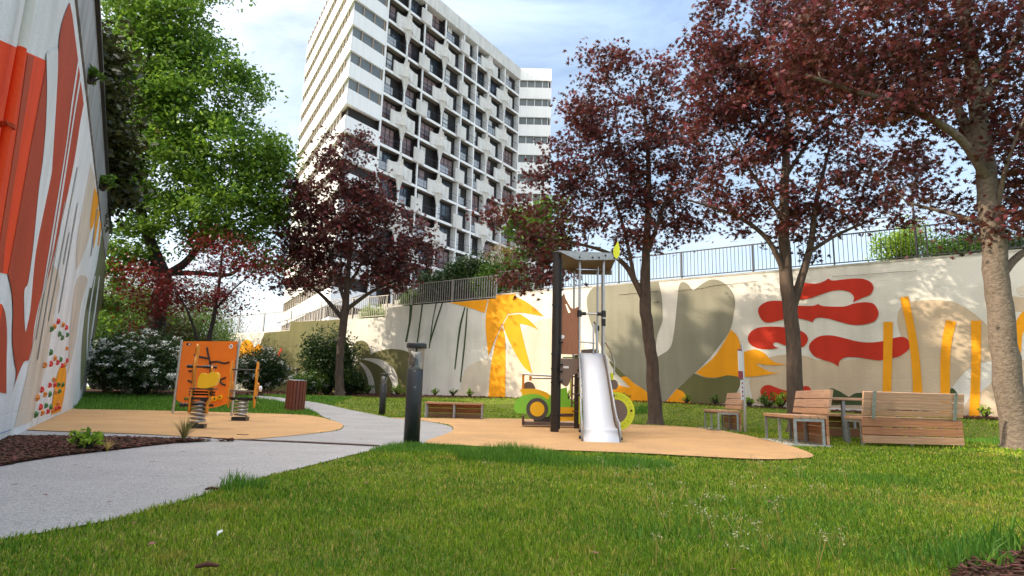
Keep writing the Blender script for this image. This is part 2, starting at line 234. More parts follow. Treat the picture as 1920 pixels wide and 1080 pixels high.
class MB:
    def __init__(s): s.v = []; s.f = []; s.sm = []
    def add(s, v, f, smooth=False):
        b = len(s.v); s.v += [tuple(p) for p in v]; s.f += [tuple(i + b for i in q) for q in f]; s.sm += [smooth] * len(f); return s
    def box(s, c, size, rot=None, taper=None):
        x, y, z = [k / 2 for k in size]; P = [Vector((sx * x, sy * y, sz * z)) for sz in (-1, 1) for sy in (-1, 1) for sx in (-1, 1)]
        if rot is not None: P = [rot @ p for p in P]
        P = [p + Vector(c) for p in P]
        return s.add(P, [(0, 2, 3, 1), (4, 5, 7, 6), (0, 1, 5, 4), (2, 6, 7, 3), (0, 4, 6, 2), (1, 3, 7, 5)])
    def bb(s, x0, x1, y0, y1, z0, z1): return s.box(((x0 + x1) / 2, (y0 + y1) / 2, (z0 + z1) / 2), (x1 - x0, y1 - y0, z1 - z0))
    def bar(s, a, b, wdt, h=None):
        a = Vector(a); b = Vector(b); d = b - a; h = h or wdt
        q = d.to_track_quat('X', 'Z').to_matrix(); return s.box((a + b) / 2, (d.length, wdt, h), q)
    def tube(s, pts, r, n=8, caps=True, closed=False):
        pts = [Vector(p) for p in pts]; R = r if isinstance(r, (list, tuple)) else [r] * len(pts); rings = []; ref = None
        m = len(pts)
        for i, p in enumerate(pts):
            if closed: d = pts[(i + 1) % m] - pts[i - 1]
            else: d = pts[min(i + 1, m - 1)] - pts[max(i - 1, 0)]
            d = d.normalized() if d.length > 1e-9 else Vector((0, 0, 1))
            if ref is None: ref = d.orthogonal().normalized()
            ref = (ref - d * ref.dot(d)); ref = ref.normalized() if ref.length > 1e-6 else d.orthogonal().normalized(); c = d.cross(ref)
            rings.append([p + (ref * math.cos(2 * math.pi * k / n) + c * math.sin(2 * math.pi * k / n)) * R[i] for k in range(n)])
        v = [q for ring in rings for q in ring]; f = []
        for i in range(m if closed else m - 1):
            j = (i + 1) % m
            for k in range(n): f.append((i * n + k, i * n + (k + 1) % n, j * n + (k + 1) % n, j * n + k))
        s.add(v, f, True)
        if caps and not closed: s.add(rings[0][::-1], [tuple(range(n))]); s.add(rings[-1], [tuple(range(n))])
        return s
    def lathe(s, prof, n=20, c=(0, 0, 0)):
        v = []; f = []
        for (r, z) in prof:
            for k in range(n): a = 2 * math.pi * k / n; v.append((c[0] + r * math.cos(a), c[1] + r * math.sin(a), c[2] + z))
        for i in range(len(prof) - 1):
            for k in range(n): f.append((i * n + k, i * n + (k + 1) % n, (i + 1) * n + (k + 1) % n, (i + 1) * n + k))
        return s.add(v, f, True)
    def prism(s, outline, t, axis='y', at=0.0, bevel=0.0):
        """outline of (a,b) in the plane across `axis`, extruded by t from `at`"""
        pts = [Vector((a, b)) for a, b in outline]
        r = delaunay_2d_cdt(pts, [], [list(range(len(pts)))], 1, 1e-6); P = r[0]; tri = r[2]
        ring = r[3]
        def w(p, d):
            a, b = p; return {'y': (a, d, b), 'x': (d, a, b), 'z': (a, b, d)}[axis]
        s.add([w(p, at) for p in P], [tuple(q) for q in tri]); s.add([w(p, at + t) for p in P], [tuple(q)[::-1] for q in tri])
        n = len(outline); v = [w(p, at) for p in outline] + [w(p, at + t) for p in outline]
        return s.add(v, [(i, (i + 1) % n, n + (i + 1) % n, n + i) for i in range(n)])
    def sphere(s, c, r, n=8, m=5):
        prof = [(max(1e-4, math.sin(math.pi * i / m)) * r, -math.cos(math.pi * i / m) * r) for i in range(m + 1)]
        return s.lathe(prof, n, c)
    def build(s, name, m, parent=None, label=None, bevel=0.0):
        me = bpy.data.meshes.new(name); me.from_pydata(s.v, [], s.f); me.polygons.foreach_set('use_smooth', s.sm)
        bm = bmesh.new(); bm.from_mesh(me)
        if not any(s.sm): bmesh.ops.remove_doubles(bm, verts=bm.verts, dist=1e-5)
        bmesh.ops.recalc_face_normals(bm, faces=bm.faces)
        if bevel: 
            bmesh.ops.bevel(bm, geom=[e for e in bm.edges if e.is_manifold and e.calc_face_angle(0) > 0.5], offset=bevel, segments=1, affect='EDGES')
        bm.to_mesh(me); bm.free()
        me.materials.append(m); o = link(bpy.data.objects.new(name, me)); o.parent = parent
        if label: o['label'] = label
        return o
def copy_obj(o, parent=None, loc=None, rot=None):
    c = o.copy(); COL.objects.link(c); c.parent = parent
    if loc is not None: c.location = loc
    if rot is not None: c.rotation_euler = rot
    return c
def copy_tree(o, parent=None):
    c = o.copy(); COL.objects.link(c); c.parent = parent
    for ch in list(o.children): copy_tree(ch, c)
    return c
def smooth_poly(pts, k=5, closed=True):
    out = []; n = len(pts)
    for i in range(n if closed else n - 1):
        p0, p1, p2, p3 = pts[(i - 1) % n], pts[i], pts[(i + 1) % n], pts[(i + 2) % n]
        a, b = np.array(p1[:2], float), np.array(p2[:2], float)
        m1 = (b - np.array(p0[:2])) / 2 if len(p1) == 2 else (b - a); m2 = (np.array(p3[:2]) - a) / 2 if len(p2) == 2 else (b - a)
        for j in range(k):
            t = j / k; out.append((2 * t**3 - 3 * t**2 + 1) * a + (t**3 - 2 * t**2 + t) * m1 + (-2 * t**3 + 3 * t**2) * b + (t**3 - t**2) * m2)
    if not closed: out.append(np.array(pts[-1][:2], float))
    return out
def inpoly(P, poly):
    x, y = P[:, 0], P[:, 1]; c = np.zeros(len(P), bool); q = np.asarray(poly)[:, :2]; j = len(q) - 1
    for i in range(len(q)):
        a = ((q[i, 1] > y) != (q[j, 1] > y)); xx = (q[j, 0] - q[i, 0]) * (y - q[i, 1]) / (q[j, 1] - q[i, 1] + 1e-12) + q[i, 0]
        c ^= a & (x < xx); j = i
    return c
def drape(name, poly, m, lift, step=0.35, kind='structure', parent=None):
    """polygon (world xy) laid on the ground with enough inner points to follow it"""
    poly = np.asarray(poly)[:, :2]; lo, hi = poly.min(0), poly.max(0)
    gx, gy = np.meshgrid(np.arange(lo[0], hi[0], step), np.arange(lo[1], hi[1], step)); G = np.c_[gx.ravel(), gy.ravel()]; G = G[inpoly(G, poly)]
    V = [Vector(p) for p in poly] + [Vector(p) for p in G]
    r = delaunay_2d_cdt(V, [], [list(range(len(poly)))], 1, 1e-5)
    xy = np.array([tuple(p) for p in r[0]]); z = ground(xy[:, 0], xy[:, 1]) + lift
    T = [q for q in r[2] if len(q) == 3]
    o = arr_obj(name, np.c_[xy, z], T, m, parent)
    bm = bmesh.new(); bm.from_mesh(o.data); bmesh.ops.recalc_face_normals(bm, faces=bm.faces)
    if sum(f.normal.z for f in bm.faces) < 0: bmesh.ops.reverse_faces(bm, faces=bm.faces)
    bm.to_mesh(o.data); bm.free()
    if kind: o['kind'] = kind
    return o

# ------------------------------------------------------------------ ground and paths
gx = np.concatenate([np.linspace(-400, -42, 12), np.arange(-40, 40, 0.5), np.linspace(42, 400, 12)]); gy = np.concatenate([np.linspace(-60, -5, 6), np.arange(-4, 45, 0.5), np.linspace(48, 900, 14)])
X, Y = np.meshgrid(gx, gy); V = np.c_[X.ravel(), Y.ravel(), ground(X.ravel(), Y.ravel()) - 0.002]
nx = len(gx); ny = len(gy); I = np.arange((ny - 1) * (nx - 1)); r_, c_ = I // (nx - 1), I % (nx - 1); a = r_ * nx + c_
g = arr_obj('lawn_ground', V, np.c_[a, a + 1, a + nx + 1, a + nx], M['soil'], smooth=True); g['kind'] = 'structure'
def gpoly(px, k=4): return np.array([atg(*p)[:2] for p in smooth_poly(px, k)])
PATH = gpoly([(-260, 1130, 1), (-60, 1032), (0, 1016), (180, 985), (300, 955), (420, 918), (560, 880), (680, 850), (735, 839), (770, 838), (795, 834, 1), (800, 829), (836, 816), (849, 806), (835, 798), (790, 790), (735, 785, 1), (690, 776), (650, 768), (600, 757), (540, 748), (478, 742, 1), (470, 746, 1), (520, 753), (560, 764), (590, 773), (607, 783), (635, 794), (644, 800), (632, 809), (560, 818), (470, 826, 1), (430, 827), (330, 832), (200, 847), (100, 859), (0, 876), (-300, 930, 1)])
drape('path', PATH, M['asphalt'], 0.008)
PATH2 = gpoly([(470, 826.5, 1), (560, 831), (640, 834.5), (700, 838, 1), (735, 839), (770, 838), (795, 834, 1), (800, 829), (836, 816), (849, 806), (835, 798), (790, 790), (735, 785, 1), (690, 776), (650, 768), (600, 757), (540, 748), (478, 742, 1), (470, 746, 1), (520, 753), (560, 764), (590, 773), (607, 783), (635, 794), (644, 800), (632, 809), (560, 818)])
drape('path_inner', PATH2, M['asphalt2'], 0.014)
J = gpoly([(455, 826.3, 1), (560, 830.2, 1), (640, 833.8, 1), (712, 837.5, 1), (712, 839, 1), (640, 835.4, 1), (560, 831.8, 1), (455, 827.4, 1)], 1)
drape('path_joint', J, M['joint'], 0.019)
PADL = gpoly([(22, 807, 1), (40, 797), (110, 770), (165, 769), (330, 772), (470, 776), (560, 779), (600, 784), (635, 794), (643, 800), (630, 809), (560, 818), (460, 826.5), (380, 823), (250, 816), (100, 811)])
drape('rubber_surface_left', PADL, M['rubber_pad'], 0.020)
BORD = gpoly([(12, 822, 1), (22, 806, 1), (100, 810.5), (250, 815.5), (380, 822.5), (462, 826.5, 1), (440, 829, 1), (400, 828.5), (320, 826), (150, 822)])
drape('path_border', BORD, M['asphalt2'], 0.011)
PADR = gpoly([(728, 784.5, 1), (790, 785), (1000, 787), (1100, 791), (1180, 797), (1260, 800), (1330, 806), (1400, 818), (1470, 835), (1510, 848), (1525, 857), (1510, 862), (1440, 864.5), (1350, 861), (1200, 853), (1000, 845), (870, 838), (795, 834.5, 1), (802, 828), (838, 815), (850, 806), (838, 798), (790, 790)])
drape('rubber_surface_right', PADR, M['rubber_pad'], 0.020)
def wline(P, D, s, off=0.0, Nn=None): return P + D * s + Nn * off
BEDR = [wline(MP, MD, s, o, MN) for s, o in [(-14, 0.02), (-5, 0.02), (4, 0.02), (12, 0.02), (20, 0.02), (28, 0.02), (28, 4.2), (22, 3.6), (19, 3.2), (16, 1.7), (13, 0.9), (9, 0.45), (5, 0.5), (2, 0.75), (-2, 1.0), (-6, 1.2), (-14, 1.3)]]
drape('mulch_bed_wall', BEDR, M['mulchbed'], 0.012)
BEDL = gpoly([(-200, 850, 1), (0, 824), (20, 823), (150, 823), (320, 827), (400, 829.5), (440, 829.5, 1), (430, 828.5, 1), (330, 833), (200, 848), (100, 860), (0, 877), (-250, 925, 1)])
drape('mulch_bed_front', BEDL, M['mulchbed'], 0.012)
BEDC = gpoly([(1780, 1095), (1820, 1066), (1880, 1048), (1960, 1035), (2200, 1000, 1), (2200, 1300, 1), (1740, 1300, 1)])
drape('mulch_bed_corner', BEDC, M['mulchbed'], 0.012)
BEDS = np.array([(-15.2, 20.6), (-9.5, 20.6), (-7.8, 22.5), (-8.5, 26), (-10, 30), (-16, 34), (-24, 30), (-24, 20)])
drape('mulch_bed_shrubs', BEDS, M['mulchbed'], 0.010)
# the raised land behind the mural wall
def wp(s, off, z): p = MP + MD * s + MN * off; return (p[0], p[1], z)
def s_of(px, py): q = on_plane(px, py, MP, MD); return float((q[:2] - MP) @ MD)
S1, S2, S3, S4 = s_of(931, 556), s_of(725, 576), s_of(544, 603), s_of(396, 640)
ZT = [4.88, 4.70, 4.24, 3.88]
mb = MB()
for (a, b, z) in [(-16, S1, ZT[0]), (S1, S2, ZT[1]), (S2, S3, ZT[2]), (S3, S4 + 12, ZT[3])]:
    q = [wp(a, -0.36, z - 0.12), wp(b, -0.36, z - 0.12), wp(b + 25, -40, z - 0.1 if z > 4.6 else 3.6), wp(b + 60, -160, 3.0), wp(a + (60 if a > 0 else -60), -160, 3.0), wp(a + (25 if a > 0 else -10), -40, z - 0.1 if z > 4.6 else 3.6)]
    mb.add(q, [(0, 1, 2, 5), (5, 2, 3, 4)])
o = mb.build('terrace_ground', M['pave']); o['kind'] = 'structure'

# ------------------------------------------------------------------ mural wall
def tf(ox, oy, sc): return lambda L: [(ox + p[0] / sc, oy + p[1] / sc) + tuple(p[2:]) for p in L]
zr = tf(1220, 420, 2.743); zb = tf(1100, 500, 3.857); zq = tf(1400, 500, 3.857); zp = tf(840, 530, 4.5); z5 = tf(560, 560, 5.144); z3 = tf(300, 600, 4.5); zi = lambda L: L
mw = thing('mural_wall', 'long painted retaining wall with red, amber and taupe mural shapes below the railings', 'wall')
mb = MB()
for (a, b, z) in [(-16, S1, ZT[0]), (S1, S2, ZT[1]), (S2, S3, ZT[2]), (S3, S4, ZT[3])]:
    q0 = [wp(a, 0, 0.1), wp(b, 0, 0.1), wp(b, -0.36, 0.1), wp(a, -0.36, 0.1)]; q1 = [(x, y, z) for x, y, _ in q0]
    mb.add(q0 + q1, [(0, 3, 2, 1), (4, 5, 6, 7), (0, 1, 5, 4), (1, 2, 6, 5), (2, 3, 7, 6), (3, 0, 4, 7)])
mb.build('wall_body', M['wall_white'], mw)
mb = MB()
q0 = [wp(-16, 0.012, 4.835), wp(S1 - 0.0, 0.012, 4.835), wp(S1 - 0.0, -0.37, 4.835), wp(-16, -0.37, 4.835)]; q1 = [(x, y, 4.895) for x, y, _ in q0]
mb.add(q0 + q1, [(0, 3, 2, 1), (4, 5, 6, 7), (0, 1, 5, 4), (1, 2, 6, 5), (2, 3, 7, 6), (3, 0, 4, 7)]); mb.build('coping', M['coping'], mw)
mb = MB()
for s in np.arange(-13, S1 - 2.2, 4.1): mb.add([wp(s, 0.016, 4.837), wp(s + 0.012, 0.016, 4.837), wp(s + 0.012, 0.016, 4.89), wp(s, 0.016, 4.89)], [(0, 1, 2, 3)])
mb.build('coping_joint', M['joint'], mw)
cnt = {}
def paint(pts, m, layer, parent, P, D, k=5, zmax=None, zmin=None):
    q = smooth_poly(pts, k); W = [on_plane(p[0], p[1], P, D, 0.004 * layer) for p in q]
    if zmax: W = [np.array([p[0], p[1], min(p[2], zmax)]) for p in W]
    if zmin: W = [np.array([p[0], p[1], max(p[2], zmin)]) for p in W]
    uv = [Vector((float((p[:2] - P) @ D), float(p[2]))) for p in W]
    r = delaunay_2d_cdt(uv, [], [list(range(len(uv)))], 1, 1e-5)
    nn = np.array([D[1], -D[0]]); nn = -nn if nn @ P > 0 else nn
    V = [(*(P + D * u[0] + nn * 0.004 * layer), u[1]) for u in r[0]]
    T = [t for t in r[2] if len(t) == 3]
    o = arr_obj('painted_shape', V, T, m, parent)
    bm = bmesh.new(); bm.from_mesh(o.data); bmesh.ops.recalc_face_normals(bm, faces=bm.faces)
    if sum((f.normal.x * nn[0] + f.normal.y * nn[1]) * f.calc_area() for f in bm.faces) < 0: bmesh.ops.reverse_faces(bm, faces=bm.faces)
    bm.to_mesh(o.data); bm.free(); return o
def pm(pts, m, layer, k=5, **kw): return paint(pts, M[m], layer, mw, MP, MD, k, **kw)
pm(zr([(545, 925), (520, 880), (508, 800), (545, 765), (590, 700), (640, 678), (720, 670), (800, 680), (860, 700, 1), (1200, 690, 1), (1290, 590, 1), (1268, 500), (1285, 430), (1340, 400), (1430, 390), (1530, 395), (1610, 425), (1700, 490), (1760, 560), (1790, 640), (1785, 700, 1), (1700, 712), (1640, 740), (1580, 800), (1545, 850, 1), (1545, 990, 1), (1200, 960, 1), (900, 940, 1)]), 'p_beige', 1)
pm(zr([(1812, 1010, 1), (1580, 998, 1), (1640, 890, 1), (1700, 860), (1750, 820), (1795, 775, 1), (1900, 700), (1960, 720, 1), (1960, 1010, 1)]), 'p_beige', 1)
pm(zr([(1725, 380), (1755, 370), (1900, 375), (1960, 400), (1960, 450), (1850, 450), (1760, 450), (1730, 420)]), 'p_beige', 1)
pm(zr([(1880, 335), (1915, 318), (1960, 318), (1960, 372), (1900, 365)]), 'p_beige2', 2)
pm(zr([(1960, 430, 1), (1905, 460), (1875, 520), (1880, 600), (1895, 690, 1), (1905, 660), (1915, 560), (1960, 500, 1)]), 'p_orange', 3)
pm(zq([(315, 170), (340, 140), (400, 115), (450, 120), (510, 122), (560, 105), (592, 85, 1), (620, 100), (700, 92), (780, 85), (850, 90), (900, 115), (917, 155), (895, 200), (840, 225), (768, 258, 1), (775, 220), (745, 185), (690, 170), (620, 175), (540, 200), (450, 230), (380, 238), (330, 225)]), 'p_red', 3)
pm(zq([(82, 325), (100, 280), (160, 250), (240, 247), (300, 262), (360, 280), (470, 283), (517, 270, 1), (560, 285), (700, 288), (780, 265), (860, 257), (920, 270), (953, 325), (945, 370), (915, 400), (840, 420), (760, 420), (680, 400), (600, 378), (520, 368), (490, 380), (478, 403, 1), (430, 385), (370, 375), (300, 374), (240, 388), (160, 405), (110, 385)]), 'p_red', 3)
pm(zq([(8, 520), (30, 470), (90, 440), (190, 433), (290, 440), (370, 455), (425, 485), (443, 525), (425, 565), (390, 588), (350, 588), (280, 570), (220, 548), (192, 555), (200, 575), (232, 590, 1), (150, 598), (80, 590), (30, 565)]), 'p_red', 3)
pm(zq([(450, 580), (480, 530), (540, 500), (620, 498), (700, 515), (800, 540), (900, 548), (1000, 535), (1100, 508), (1150, 515), (1180, 550), (1170, 600), (1110, 645), (1050, 662), (960, 678), (880, 668), (780, 655), (710, 658), (672, 685), (663, 722, 1), (620, 695), (540, 670), (480, 640)]), 'p_red', 3)
pm(zq([(98, 905), (115, 870), (155, 855), (205, 870), (270, 893), (340, 895), (400, 870), (430, 863), (458, 878), (470, 940), (300, 968), (245, 977, 1), (180, 965), (120, 945)]), 'p_red', 3)
pm(zq([(600, 885), (660, 895), (710, 925), (740, 942, 1), (780, 918), (815, 912), (850, 920), (900, 1000, 1), (600, 1000, 1)]), 'p_green', 3)
pm(zr([(1530, 900, 1), (1545, 845), (1570, 860), (1585, 900, 1)]), 'p_green', 3)
for L_ in ([(1197, 503, 1), (1246, 503, 1), (1242, 690), (1235, 940, 1), (1190, 940, 1), (1196, 690)], [(1282, 378, 1), (1325, 372, 1), (1352, 500), (1382, 680), (1405, 950, 1), (1352, 950, 1), (1342, 720), (1318, 540)],
           [(1520, 493, 1), (1572, 503, 1), (1550, 600), (1540, 720), (1540, 980, 1), (1492, 980, 1), (1490, 720), (1500, 590)], [(1647, 497, 1), (1700, 497, 1), (1698, 700), (1690, 1002, 1), (1635, 1002, 1), (1645, 850), (1650, 680)]): pm(zr(L_), 'p_orange', 4)
pm(zb([(0, 260), (8, 205), (50, 150), (120, 142, 1), (400, 118, 1), (518, 108, 1), (540, 200), (548, 300), (545, 400), (515, 480), (500, 570), (508, 655, 1), (600, 590), (630, 480), (650, 300), (665, 150), (690, 112), (730, 125), (768, 175, 1), (820, 135), (890, 95), (960, 100), (1030, 150), (1070, 230), (1065, 330), (1035, 460), (960, 570), (870, 680), (785, 765), (650, 880), (575, 975, 1), (460, 975, 1), (455, 930), (400, 880), (340, 840), (290, 797), (245, 760), (190, 695), (110, 590), (60, 480), (20, 380)]), 'p_taupe', 2)
pm(zb([(245, 800, 1), (290, 797), (350, 850), (410, 885), (460, 935, 1), (465, 990, 1), (300, 990, 1), (195, 960), (185, 850), (250, 862), (312, 875, 1)]), 'p_orange', 4)
pm(zb([(165, 680), (250, 760), (292, 799, 1), (245, 802, 1), (205, 760)]), 'p_olive', 3)
pm(zr([(225, 768, 1), (280, 790), (340, 792), (380, 778), (460, 787), (465, 810), (440, 870), (395, 922, 1), (205, 925, 1), (180, 890), (135, 848, 1)]), 'p_olive', 3)
pm(zr([(232, 765, 1), (320, 690), (370, 620), (412, 543, 1), (445, 575), (462, 625), (470, 665, 1), (490, 655), (540, 645), (585, 665), (620, 700), (650, 715), (700, 722, 1), (650, 726), (590, 724), (540, 718, 1), (580, 745), (620, 762), (667, 766, 1), (600, 775), (530, 784), (460, 786), (400, 778), (340, 790), (280, 787)]), 'p_orange', 4)
pm(zr([(135, 848, 1), (165, 862), (190, 895), (207, 926, 1), (72, 922, 1)]), 'p_orange', 4)
pm(zp([(0, 165, 1), (200, 145, 1), (335, 137, 1), (308, 255, 1), (160, 205)]), 'p_orange', 3, zmax=ZT[1] - 0.01)
pm(zp([(343, 137, 1), (407, 133, 1), (411, 98, 1), (570, 98, 1), (574, 122, 1), (640, 150), (720, 205), (810, 285, 1), (720, 268), (610, 253), (505, 263, 1), (460, 345), (400, 470), (340, 622, 1), (322, 450), (316, 350), (322, 250)]), 'p_orange', 3, k=3)
pm(zp([(510, 272, 1), (610, 265, 1), (690, 320), (765, 400, 1), (690, 365), (605, 345, 1), (640, 500), (680, 650), (710, 768, 1), (640, 710), (570, 600), (500, 460), (463, 358, 1)]), 'p_orange', 3)
pm(zp([(455, 370, 1), (478, 450), (485, 600), (483, 975, 1), (340, 975, 1), (355, 750), (380, 600), (410, 470)]), 'p_orange', 3)
pm(zp([(5, 975, 1), (40, 920), (80, 900), (107, 905, 1), (115, 810), (150, 730), (210, 680), (290, 655), (365, 662), (390, 975, 1)]), 'p_beige2', 1)
pm(zp([(610, 430), (680, 360), (780, 315), (880, 303), (1000, 320), (1100, 420), (1170, 600), (1250, 980, 1), (485, 985, 1), (487, 600, 1)]), 'p_beige2', 1)
for L_ in ([(1070, 62, 1), (1098, 58, 1), (1085, 200), (1045, 420, 1), (1025, 415, 1), (1060, 230)], [(1187, 52, 1), (1200, 52, 1), (1150, 425, 1), (1137, 425, 1)], [(1322, 42, 1), (1334, 42, 1), (1300, 200), (1275, 400), (1264, 480, 1), (1253, 480, 1), (1285, 230)],
           [(1380, 40, 1), (1393, 40, 1), (1330, 240), (1270, 430, 1), (1258, 425, 1), (1320, 220)], [(1597, 82, 1), (1610, 82, 1), (1562, 300), (1512, 682, 1), (1500, 682, 1), (1545, 290)], [(1620, 90, 1), (1632, 90, 1), (1610, 400), (1566, 805, 1), (1553, 805, 1), (1596, 400)]): pm(z5(L_), 'p_green', 2)
pm(z5([(500, 700), (540, 640), (570, 585, 1), (525, 520), (525, 460), (560, 415), (610, 404), (655, 425), (685, 480), (692, 542, 1), (760, 508), (860, 487), (950, 488), (1040, 508), (1110, 570), (1130, 700), (1122, 945, 1), (480, 935, 1)]), 'p_olive', 1)
pm(z5([(580, 578, 1), (700, 575), (800, 590), (880, 640), (940, 720), (962, 830), (960, 940, 1), (910, 940, 1), (900, 820), (860, 730), (780, 650), (690, 605)]), 'wall_white', 2)
pm(z5([(575, 600, 1), (640, 640), (690, 700), (725, 790), (742, 940, 1), (687, 935, 1), (670, 800), (640, 700), (600, 640)]), 'wall_white', 2)
pm([(496, 623.6, 1), (543, 619.8, 1), (544.5, 603.5, 1), (600, 601, 1), (640, 598.8, 1), (650, 640), (658, 665), (659, 690), (652, 715), (645, 745, 1), (462, 740, 1), (474, 700), (483, 660)], 'p_olive', 1)
pm(z3([(655, 320, 1), (670, 240), (700, 180), (740, 165), (775, 190), (795, 235, 1), (830, 205), (865, 225), (882, 260, 1), (838, 262, 1), (872, 290, 1), (830, 300), (800, 330, 1)]), 'p_orange', 2)
pm(z3([(1020, 235, 1), (1033, 240, 1), (980, 350, 1), (969, 346, 1)]), 'p_red', 2)
# graffiti figure on the small amber triangle
def text(body, size, m, parent, P, D, px, py, layer, name='painted_number'):
    cu = bpy.data.curves.new(name, 'FONT'); cu.body = body; cu.size = size; cu.align_x = 'CENTER'; cu.materials.append(m)
    t0 = bpy.data.objects.new('text_source', cu); me_l = bpy.data.meshes.new_from_object(t0); bpy.data.objects.remove(t0); o = link(bpy.data.objects.new(name, me_l)); q = on_plane(px, py, P, D, 0.004 * layer)
    nn = np.array([D[1], -D[0]]); nn = -nn if nn @ P > 0 else nn
    o.rotation_euler = (math.pi / 2, 0, math.atan2(nn[1], nn[0]) + math.pi / 2); o.location = q; o.parent = parent; return o
text('2', 0.14, M['black'], mw, MP, MD, 1284.5, 752.5, 5); text('TT', 0.09, M['p_taupe'], mw, MP, MD, 1276, 751, 5)
# hairline cracks in the render under the coping
mb = MB()
for (x0, y0, x1, y1) in [(1160, 553, 1235, 546), (1268, 546, 1320, 540), (1322, 538, 1420, 527), (1560, 519, 1720, 507), (1225, 568, 1236, 565)]:
    n_ = 10; last = None
    for i in range(n_ + 1):
        t = i / n_; q = on_plane(x0 + (x1 - x0) * t, y0 + (y1 - y0) * t + random.uniform(-0.8, 0.8), MP, MD, 0.022)
        if last is not None: mb.bar(last, q, 0.008)
        last = q
mb.build('crack', M['joint'], mw)

# ------------------------------------------------------------------ railings on the wall
def fence(name, label, s0, s1, z, h, pitch, bw, m, back=0.15, slat=False, posts=2.4, post_drop=0.10):
    f = thing(name, label, 'railing', wp(s0, -back, z), math.atan2(MD[1], MD[0]))
    Lg = s1 - s0
    mb = MB(); mb.bb(0, Lg, -0.02, 0.02, h - 0.035, h); mb.build('top_rail', m, f)
    mb = MB(); mb.bb(0, Lg, -0.015, 0.015, 0.09, 0.12); mb.build('bottom_rail', m, f)
    k = 0; proto = None; n = int(Lg / pitch)
    for i in range(n):
        x = (i + 0.5) * pitch
        if proto is None: mb = MB(); mb.bb(-bw / 2, bw / 2, -0.008 if not slat else -0.02, 0.008 if not slat else 0.02, 0.12, h - 0.035); proto = mb.build('bar', m, f); proto.location = (x, 0, 0)
        else: copy_obj(proto, f, (x, 0, 0))
    pr = None; x = 0.05
    while x < Lg:
        if pr is None: mb = MB(); mb.bb(-0.022, 0.022, -0.03, 0.03, -post_drop, h - 0.036); pr = mb.build('post', m, f); pr.location = (x, 0.035, 0)
        else: copy_obj(pr, f, (x, 0.035, 0))
        x += posts
    return f
fence('wall_railing', 'dark bar railing along the top of the mural wall behind the maples', -15.5, S1 - 0.05, ZT[0], 1.0, 0.125, 0.016, M['rail'])
fence('wall_railing', 'close-set slatted railing in front of the dark hedge', S1 + 0.05, S2 - 0.05, ZT[1], 1.05, 0.13, 0.034, M['raillight'])
fence('wall_railing', 'railing on the stepped wall below the tower entrance', S2 + 0.05, S3 - 0.05, ZT[2], 1.1, 0.13, 0.026, M['raillight'])
fence('wall_railing', 'lowest railing at the far left end of the stepped wall', S3 + 0.05, S4 - 0.05, ZT[3], 1.1, 0.15, 0.024, M['raillight'])
# stair handrail and steps behind the stepped railings
st = thing('outdoor_stair', 'pale outdoor stair with sloping handrail behind the stepped railings', 'stairs', wp(S2 + 0.3, -1.6, 3.6), math.atan2(MD[1], MD[0]))
Ls = S3 - S2 + 3.0; mb = MB(); ns = 12
for i in range(ns):
    x0 = Ls * i / ns; top = 1.9 - 1.75 * (i + 1) / ns; mb.bb(x0, x0 + Ls / ns - 0.002, -1.2, 0, -0.5, top)
mb.build('step_flight', M['concrete'], st)
mb = MB(); mb.bar((0, 0.03, 2.75), (Ls, 0.03, 1.0), 0.04); mb.build('handrail', M['rail'], st)
for i in range(6):
    x = Ls * (i + 0.5) / 6; mb = MB(); mb.bb(x - 0.02, x + 0.02, 0.01, 0.05, 1.9 - 1.75 * x / Ls - 0.2, 2.73 - 1.75 * x / Ls); mb.build('post', M['rail'], st)
# taller wire fence at the right
wf = thing('wire_fence', 'tall wire mesh fence on the terrace at the right edge', 'fence', wp(-3.2, -1.2, 4.75), math.atan2(MD[1], MD[0]) + math.pi)
for x in (0.0, 2.6, 5.2, 7.8):
    mb = MB(); mb.tube([(x, 0, 0), (x, 0, 2.35)], 0.035, 8); mb.build('post', M['rail'], wf)
mb = MB()
for i in range(-16, 76):
    x0, x1 = i * 0.11, i * 0.11 + 1.6
    for (xa, xb) in ((x0, x1), (x1, x0)):
        za, zb_ = 0.75, 2.35
        pts = []
        for t in (0, 1): pts.append((xa + (xb - xa) * t, za + (zb_ - za) * t))
        (xa_, z0_), (xb_, z1_) = pts
        def clip(x, z, X, Z):
            if x < 0: z = z + (Z - z) * (0 - x) / (X - x); x = 0
            if x > 7.8: z = z + (Z - z) * (7.8 - x) / (X - x); x = 7.8
            return x, z
        if max(xa_, xb_) <= 0 or min(xa_, xb_) >= 7.8: continue
        p = clip(xa_, z0_, xb_, z1_); q = clip(xb_, z1_, xa_, z0_); mb.bar((p[0], 0, p[1]), (q[0], 0, q[1]), 0.004)
o = mb.build('wire_mesh', M['rail'], wf); o['kind'] = 'stuff'

# ------------------------------------------------------------------ left wall
lw = thing('tall_painted_wall', 'tall painted wall close on the left with orange, rust and green mural stripes', 'wall')
def lp(s, off, z): p = LP + LD * s + LN * off; return (p[0], p[1], z)
LE = float((np.array([-14.5, 21.4]) - LP) @ LD)
def slab(mb, s0, s1, o0, o1, z0, z1):
    q0 = [lp(s0, o0, z0), lp(s1, o0, z0), lp(s1, o1, z0), lp(s0, o1, z0)]; q1 = [(x, y, z1) for x, y, _ in q0]
    return mb.add(q0 + q1, [(0, 3, 2, 1), (4, 5, 6, 7), (0, 1, 5, 4), (1, 2, 6, 5), (2, 3, 7, 6), (3, 0, 4, 7)])
slab(MB(), -9, LE, 0, -0.4, -0.1, 4.98).build('wall_body', M['wall_white2'], lw)
slab(MB(), -9, LE, -0.02, -0.36, 4.98, 5.03).build('seam_joint', M['black'], lw)  # dark seam between wall body and parapet panels
pn = None; pw = 1.15; s = -8.9; i = 0
